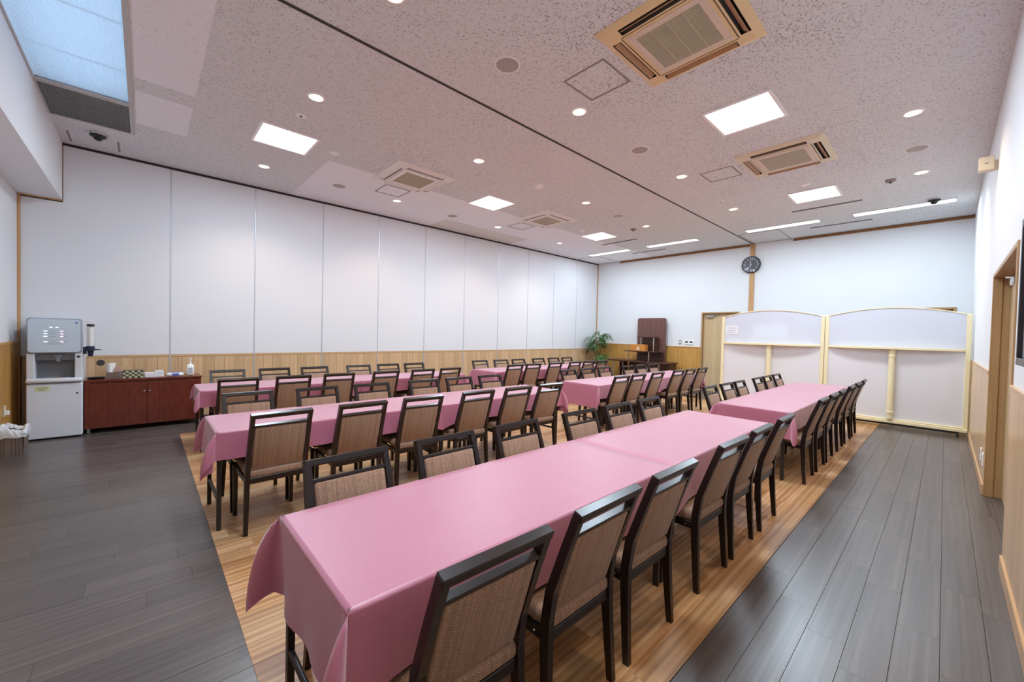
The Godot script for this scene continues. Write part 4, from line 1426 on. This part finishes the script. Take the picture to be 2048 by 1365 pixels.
	part(wp, "flap", cbox(Vector3(0.06, 0.004, 0.1), 0.001), M.wipe_blue, Vector3(0, 0.047, 0.0))
	var bt := thing("pump_bottle", "white hand sanitiser pump bottle standing on the sideboard", "bottle", Vector3(x, y, -0.493))
	part(bt, "body", rbox(Vector3(0.06, 0.16, 0.086), 0.022, 3), M.fitting_white, Vector3(0, 0.08, 0))
	part(bt, "label", cbox(Vector3(0.002, 0.08, 0.05), 0.0), M.print_line, Vector3(0.0302, 0.07, 0))
	part(bt, "pump", lathe([Vector2(0.014, 0.155), Vector2(0.016, 0.185), Vector2(0.007, 0.19), Vector2(0.006, 0.235), Vector2(0.012, 0.237), Vector2(0.012, 0.25), Vector2(0.0, 0.252)], 14), M.fitting_white)
	part(bt, "nozzle", tube([Vector3(0, 0.244, 0), Vector3(0.045, 0.24, 0)], [0.006, 0.004], 8), M.fitting_white)
	# waste bin with a bag
	var bn := thing("waste_bin", "brown ribbed waste bin lined with a white plastic bag", "bin", Vector3(-6.7, 0, 1.03))
	part(bn, "bin", loft([[Vector3(0, 0.0, 0), 0.112, 0.085], [Vector3(0, 0.25, 0), 0.125, 0.096]]), M.bin)
	part(bn, "bag", bag_mesh(), M.bag)


func bag_mesh() -> ArrayMesh:
	var st := begin()
	st.set_smooth_group(0)
	var n := 48
	var prof := [[0.132, 0.2], [0.136, 0.225], [0.139, 0.25], [0.135, 0.275], [0.128, 0.295], [0.1, 0.29], [0.095, 0.25]]
	var rings := []
	var noise := FastNoiseLite.new()
	noise.seed = 4
	noise.frequency = 0.9
	for k in prof.size():
		var ring := []
		for i in n:
			var a := TAU * i / n
			var d := Vector2(cos(a), sin(a))
			var q := maxf(absf(d.x), absf(d.y) * 1.25)
			var rr: float = prof[k][0] / q
			var wob := noise.get_noise_2d(i * 0.9, k * 1.7)
			rr += 0.016 * wob
			ring.append(Vector3(d.x * rr, float(prof[k][1]) + 0.03 * wob + (0.02 * sin(a * 3.0) if k > 1 else 0.0), d.y * rr))
		rings.append(ring)
	for k in rings.size() - 1:
		for i in n:
			var a: Vector3 = rings[k][i]
			var b: Vector3 = rings[k][(i + 1) % n]
			var c: Vector3 = rings[k + 1][(i + 1) % n]
			var d: Vector3 = rings[k + 1][i]
			for p in [a, b, c, a, c, d]:
				st.add_vertex(p)
	st.generate_normals()
	return st.commit()


# ------------------------------------------------------------------ palm and stepped display stand in the far corner
func build_back_corner() -> void:
	var t := thing("display_stand", "stepped dark brown display stand with chrome tubes and a tall rounded board", "stand", Vector3(-5.85, 0, -10.5))
	# tall board with round upper corners
	var ol := PackedVector2Array()
	var hw := 0.435
	for i in 7:
		var a := PI / 2 * i / 6
		ol.append(Vector2(hw - 0.06 + 0.06 * cos(a), 1.89 + 0.06 * sin(a)))
	for i in 7:
		var a := PI / 2 + PI / 2 * i / 6
		ol.append(Vector2(-hw + 0.06 + 0.06 * cos(a), 1.89 + 0.06 * sin(a)))
	ol.append(Vector2(-hw, 0.02))
	ol.append(Vector2(hw, 0.02))
	part(t, "tall_board", prism(ol, 0.035), M.walnut, Vector3(0.09, 0, -0.28))
	part(t, "shelf", cbox(Vector3(1.85, 0.035, 0.62), 0.004), M.walnut_dark, Vector3(-0.02, 0.7, 0.05))
	part(t, "shelf", cbox(Vector3(1.02, 0.026, 0.4), 0.004), M.walnut_dark, Vector3(0.0, 0.985, -0.02))
	part(t, "shelf", cbox(Vector3(0.54, 0.026, 0.28), 0.004), M.walnut_dark, Vector3(0.1, 1.395, -0.06))
	for q in [[-0.82, 0.0, 0.683, 0.22], [-0.52, 0.0, 0.683, 0.2], [0.28, 0.0, 0.683, 0.24], [0.62, 0.0, 0.683, 0.24], [-0.42, 0.717, 0.972, 0.1], [0.24, 0.717, 0.972, 0.12], [-0.14, 0.998, 1.382, -0.12], [0.3, 0.998, 1.382, -0.02]]:
		part(t, "tube", tube([Vector3(q[0], q[1], q[3]), Vector3(q[0], q[2], q[3])], [0.017], 12), M.chrome)
	part(t, "back_panel", cbox(Vector3(1.4, 0.68, 0.03), 0.003), M.walnut, Vector3(0.15, 0.34, -0.2))
	part(t, "side_panel", cbox(Vector3(0.03, 0.68, 0.4), 0.003), M.walnut_dark, Vector3(-0.62, 0.34, 0.0))
	part(t, "side_panel", cbox(Vector3(0.03, 0.68, 0.4), 0.003), M.walnut_dark, Vector3(0.87, 0.34, 0.0))
	part(t, "back_panel", cbox(Vector3(0.75, 0.25, 0.02), 0.003), M.walnut_dark, Vector3(0.1, 0.845, -0.18))
	part(t, "back_panel", cbox(Vector3(0.46, 0.37, 0.02), 0.003), M.walnut_dark, Vector3(0.12, 1.19, -0.17))
	var b := thing("orange_box", "orange wooden box standing on the stepped display stand", "box", Vector3(-5.92, 0.998, -10.41))
	part(b, "body", cbox(Vector3(0.44, 0.185, 0.16), 0.004), M.box_orange, Vector3(0, 0.0925, 0))
	part(b, "emblem", prism(PackedVector2Array([Vector2(-0.06, -0.05), Vector2(0.06, -0.05), Vector2(0, 0.06)]), 0.003), M.ivory, Vector3(0.0, 0.085, 0.081))
	palm(Vector3(-7.3, 0, -10.38))


func palm(at: Vector3) -> void:
	var t := thing("potted_palm", "green leafy potted palm standing in the corner by the partition", "plant", at)
	var pot := part(t, "pot", lathe([Vector2(0.0, 0.0), Vector2(0.12, 0.0), Vector2(0.16, 0.3), Vector2(0.175, 0.31), Vector2(0.17, 0.34), Vector2(0.15, 0.34), Vector2(0.145, 0.3), Vector2(0.0, 0.3)], 24), M.pot)
	part(pot, "soil", lathe([Vector2(0.0, 0.315), Vector2(0.148, 0.305)], 20), M.soil)
	var r := RandomNumberGenerator.new()
	r.seed = 61
	var stems := []
	for k in 7:
		var a := TAU * k / 7.0 + r.randf()
		var hgt := r.randf_range(0.75, 1.3)
		var top := Vector3(cos(a) * r.randf_range(0.05, 0.16), hgt, sin(a) * r.randf_range(0.04, 0.12))
		var base := Vector3(cos(a) * 0.06, 0.29, sin(a) * 0.06)
		part(t, "stem", tube([base, base.lerp(top, 0.5) + Vector3(0.01, 0, 0), top], [0.015, 0.012, 0.008], 7), M.stem)
		stems.append(top)
	for k in 56:
		var top: Vector3 = stems[k % 7]
		var low := k >= 44
		var a := TAU * k * 0.382 + r.randf() * 0.4
		var start := top if not low else Vector3(top.x + 0.08, r.randf_range(0.62, 0.8), top.z + 0.1)
		if low:
			a = r.randf_range(-0.7, 0.9)
		var reach := r.randf_range(0.26, 0.46) * (0.8 if low else 1.0)
		var rise := r.randf_range(0.08, 0.36) * (0.5 if low else 1.0)
		var d := Vector3(cos(a), 0, sin(a))
		# keep clear of the two walls of the corner
		if start.x + d.x * reach < -0.42:
			reach = maxf(0.12, (-0.42 - start.x) / d.x)
		if start.x + d.x * reach > 0.36:
			reach = maxf(0.12, (0.36 - start.x) / d.x)
		if start.z + d.z * reach < -0.46:
			reach = maxf(0.12, (-0.46 - start.z) / d.z)
		frond(t, start, d, reach, rise, M.leaf_light if r.randf() < 0.3 or low else M.leaf, r)


func frond(t: Node3D, start: Vector3, d: Vector3, reach: float, rise: float, m: Material, r: RandomNumberGenerator) -> void:
	var n := 11
	var st := begin()
	var side := d.cross(Vector3.UP).normalized()
	var spine := []
	for i in n + 1:
		var f := float(i) / n
		spine.append(start + d * (reach * f) + Vector3.UP * (rise * sin(f * 2.3) - 0.14 * f * f))
	add_tube(st, [spine[0], spine[n / 2], spine[n]], [0.004, 0.003, 0.0015], 5)
	for i in range(2, n + 1):
		var f := float(i) / n
		var along: Vector3 = (spine[i] - spine[i - 1]).normalized()
		var length := 0.19 * sin(PI * (0.2 + 0.75 * f)) * r.randf_range(0.85, 1.15)
		for s in [-1.0, 1.0]:
			var dir: Vector3 = (along * 0.75 + side * s * 0.8 + Vector3.UP * r.randf_range(-0.35, 0.15)).normalized()
			var wide: Vector3 = dir.cross(Vector3.UP).normalized() * 0.014
			var p: Vector3 = spine[i]
			var mid: Vector3 = p + dir * length * 0.45
			var tip: Vector3 = p + dir * length + Vector3.DOWN * length * 0.18
			var nn: Vector3 = wide.cross(dir).normalized()
			if nn.y < 0:
				nn = -nn
			tri(st, p, mid + wide + nn * 0.003, mid, nn)
			tri(st, p, mid - wide + nn * 0.003, mid, nn)
			tri(st, tip, mid + wide + nn * 0.003, mid, nn)
			tri(st, tip, mid - wide + nn * 0.003, mid, nn)
	part(t, "frond", st.commit(), m)


# ------------------------------------------------------------------ small things on the walls
func build_wall_items() -> void:
	# clock
	var c := thing("wall_clock", "round black wall clock with white numerals on the wooden post", "clock", Vector3(-3.258, 3.224, ZB + 0.03))
	part(c, "case", lathe([Vector2(0.0, 0.0), Vector2(0.2, 0.0), Vector2(0.207, 0.012), Vector2(0.205, 0.034), Vector2(0.195, 0.04), Vector2(0.188, 0.032)], 40), M.black, Vector3.ZERO, Vector3(PI / 2, 0, 0))
	part(c, "dial", lathe([Vector2(0.0, 0.031), Vector2(0.19, 0.031)], 40), M.clock_face, Vector3.ZERO, Vector3(PI / 2, 0, 0))
	for k in 12:
		var a := TAU * k / 12.0
		var p := Vector3(sin(a), cos(a), 0) * 0.145 + Vector3(0, 0, 0.032)
		if k % 3 == 0:
			var tm := TextMesh.new()
			tm.text = ["12", "3", "6", "9"][k / 3]
			var fnt := SystemFont.new()
			fnt.font_names = PackedStringArray(["Droid Sans"])
			tm.font = fnt
			tm.font_size = 32
			tm.pixel_size = 0.0024
			tm.depth = 0.002
			part(c, "numeral", tm, M.clock_mark, p)
		else:
			part(c, "hour_mark", cbox(Vector3(0.01, 0.045, 0.002), 0.0), M.clock_mark, p, Vector3(0, 0, -a))
	# hands: eleven thirty-five or so
	part(c, "hour_hand", cbox(Vector3(0.012, 0.1, 0.002), 0.0), M.clock_mark, Vector3(-0.015, 0.055, 0.035), Vector3(0, 0, 0.2))
	part(c, "minute_hand", cbox(Vector3(0.009, 0.15, 0.002), 0.0), M.clock_mark, Vector3(-0.038, -0.062, 0.037), Vector3(0, 0, -0.52))
	part(c, "hub", lathe([Vector2(0, 0.041), Vector2(0.01, 0.04), Vector2(0.011, 0.032)], 12), M.clock_mark, Vector3.ZERO, Vector3(PI / 2, 0, 0))
	part(c, "glass", lathe([Vector2(0.0, 0.044), Vector2(0.1, 0.043), Vector2(0.19, 0.039)], 40), M.glass, Vector3.ZERO, Vector3(PI / 2, 0, 0))
	# light switch and control panel
	var s := thing("light_switch", "small grey switch plate on the wall beside the control panel", "switch", Vector3(-4.97, 1.28, ZB))
	part(s, "plate", cbox(Vector3(0.07, 0.115, 0.01), 0.003), M.grey, Vector3(0, 0, 0.005))
	part(s, "rocker", cbox(Vector3(0.034, 0.07, 0.006), 0.002), M.fitting_white, Vector3(0, 0, 0.011))
	var q := thing("control_panel", "white wall controller with two grey displays beside the tan door", "controller", Vector3(-4.726, 1.279, ZB))
	part(q, "body", cbox(Vector3(0.24, 0.12, 0.018), 0.004), M.fitting_white, Vector3(0, 0, 0.009))
	for x in [-0.06, 0.06]:
		part(q, "display", cbox(Vector3(0.075, 0.045, 0.003), 0.001), M.dark_grey, Vector3(x, 0.012, 0.019))
	# beige box high on the doorway wall
	var b := thing("wall_speaker_box", "beige box fixed high on the doorway wall", "box", Vector3(XR, 3.18, -6.08))
	part(b, "bracket", cbox(Vector3(0.03, 0.09, 0.05), 0.004), M.ivory, Vector3(-0.015, -0.01, 0))
	part(b, "body", cbox(Vector3(0.1, 0.13, 0.1), 0.005), M.ivory, Vector3(-0.075, 0.01, 0))
	part(b, "badge", cbox(Vector3(0.025, 0.01, 0.002), 0.0), M.grey, Vector3(-0.075, 0.01, 0.0505))
	# picture frame beside the doorway
	var p := thing("picture_frame", "large dark framed picture beside the wooden doorway", "picture", Vector3(XR, 1.705, -2.92))
	slab(p, "frame", Vector3(-0.035, -0.387, -0.53), Vector3(0, -0.35, 0.53), M.frame_wood)
	slab(p, "frame", Vector3(-0.035, 0.35, -0.53), Vector3(0, 0.387, 0.53), M.frame_wood)
	slab(p, "frame", Vector3(-0.035, -0.35, -0.53), Vector3(0, 0.35, -0.49), M.frame_wood)
	slab(p, "frame", Vector3(-0.035, -0.35, 0.49), Vector3(0, 0.35, 0.53), M.frame_wood)
	slab(p, "sheet", Vector3(-0.016, -0.35, -0.49), Vector3(-0.004, 0.35, 0.49), M.screen_gloss, 0.0)
	# outlets
	for k in 2:
		var o := thing("wall_outlet", "white outlet plate low on the wall boards, " + ("closer to the arched screen" if k == 0 else "closer to the doorway"), "outlet", Vector3(XR - 0.011, 0.32, -6.2 + 0.28 * k), 0.0, "outlets on the doorway wall boards")
		part(o, "plate", cbox(Vector3(0.01, 0.12, 0.07), 0.003), M.fitting_white, Vector3(-0.005, 0, 0))
		part(o, "socket", cbox(Vector3(0.004, 0.03, 0.02), 0.001), M.grey, Vector3(-0.0105, 0.02, 0))
	var o2 := thing("plug_outlet", "white outlet with a plug on the wall above the waste bin", "outlet", Vector3(-7.05, 0.42, ZN - 0.012))
	part(o2, "plate", cbox(Vector3(0.07, 0.12, 0.01), 0.003), M.ivory, Vector3(0, 0, -0.005))
	part(o2, "plug", cbox(Vector3(0.03, 0.05, 0.03), 0.004), M.fitting_white, Vector3(0, -0.02, -0.025))
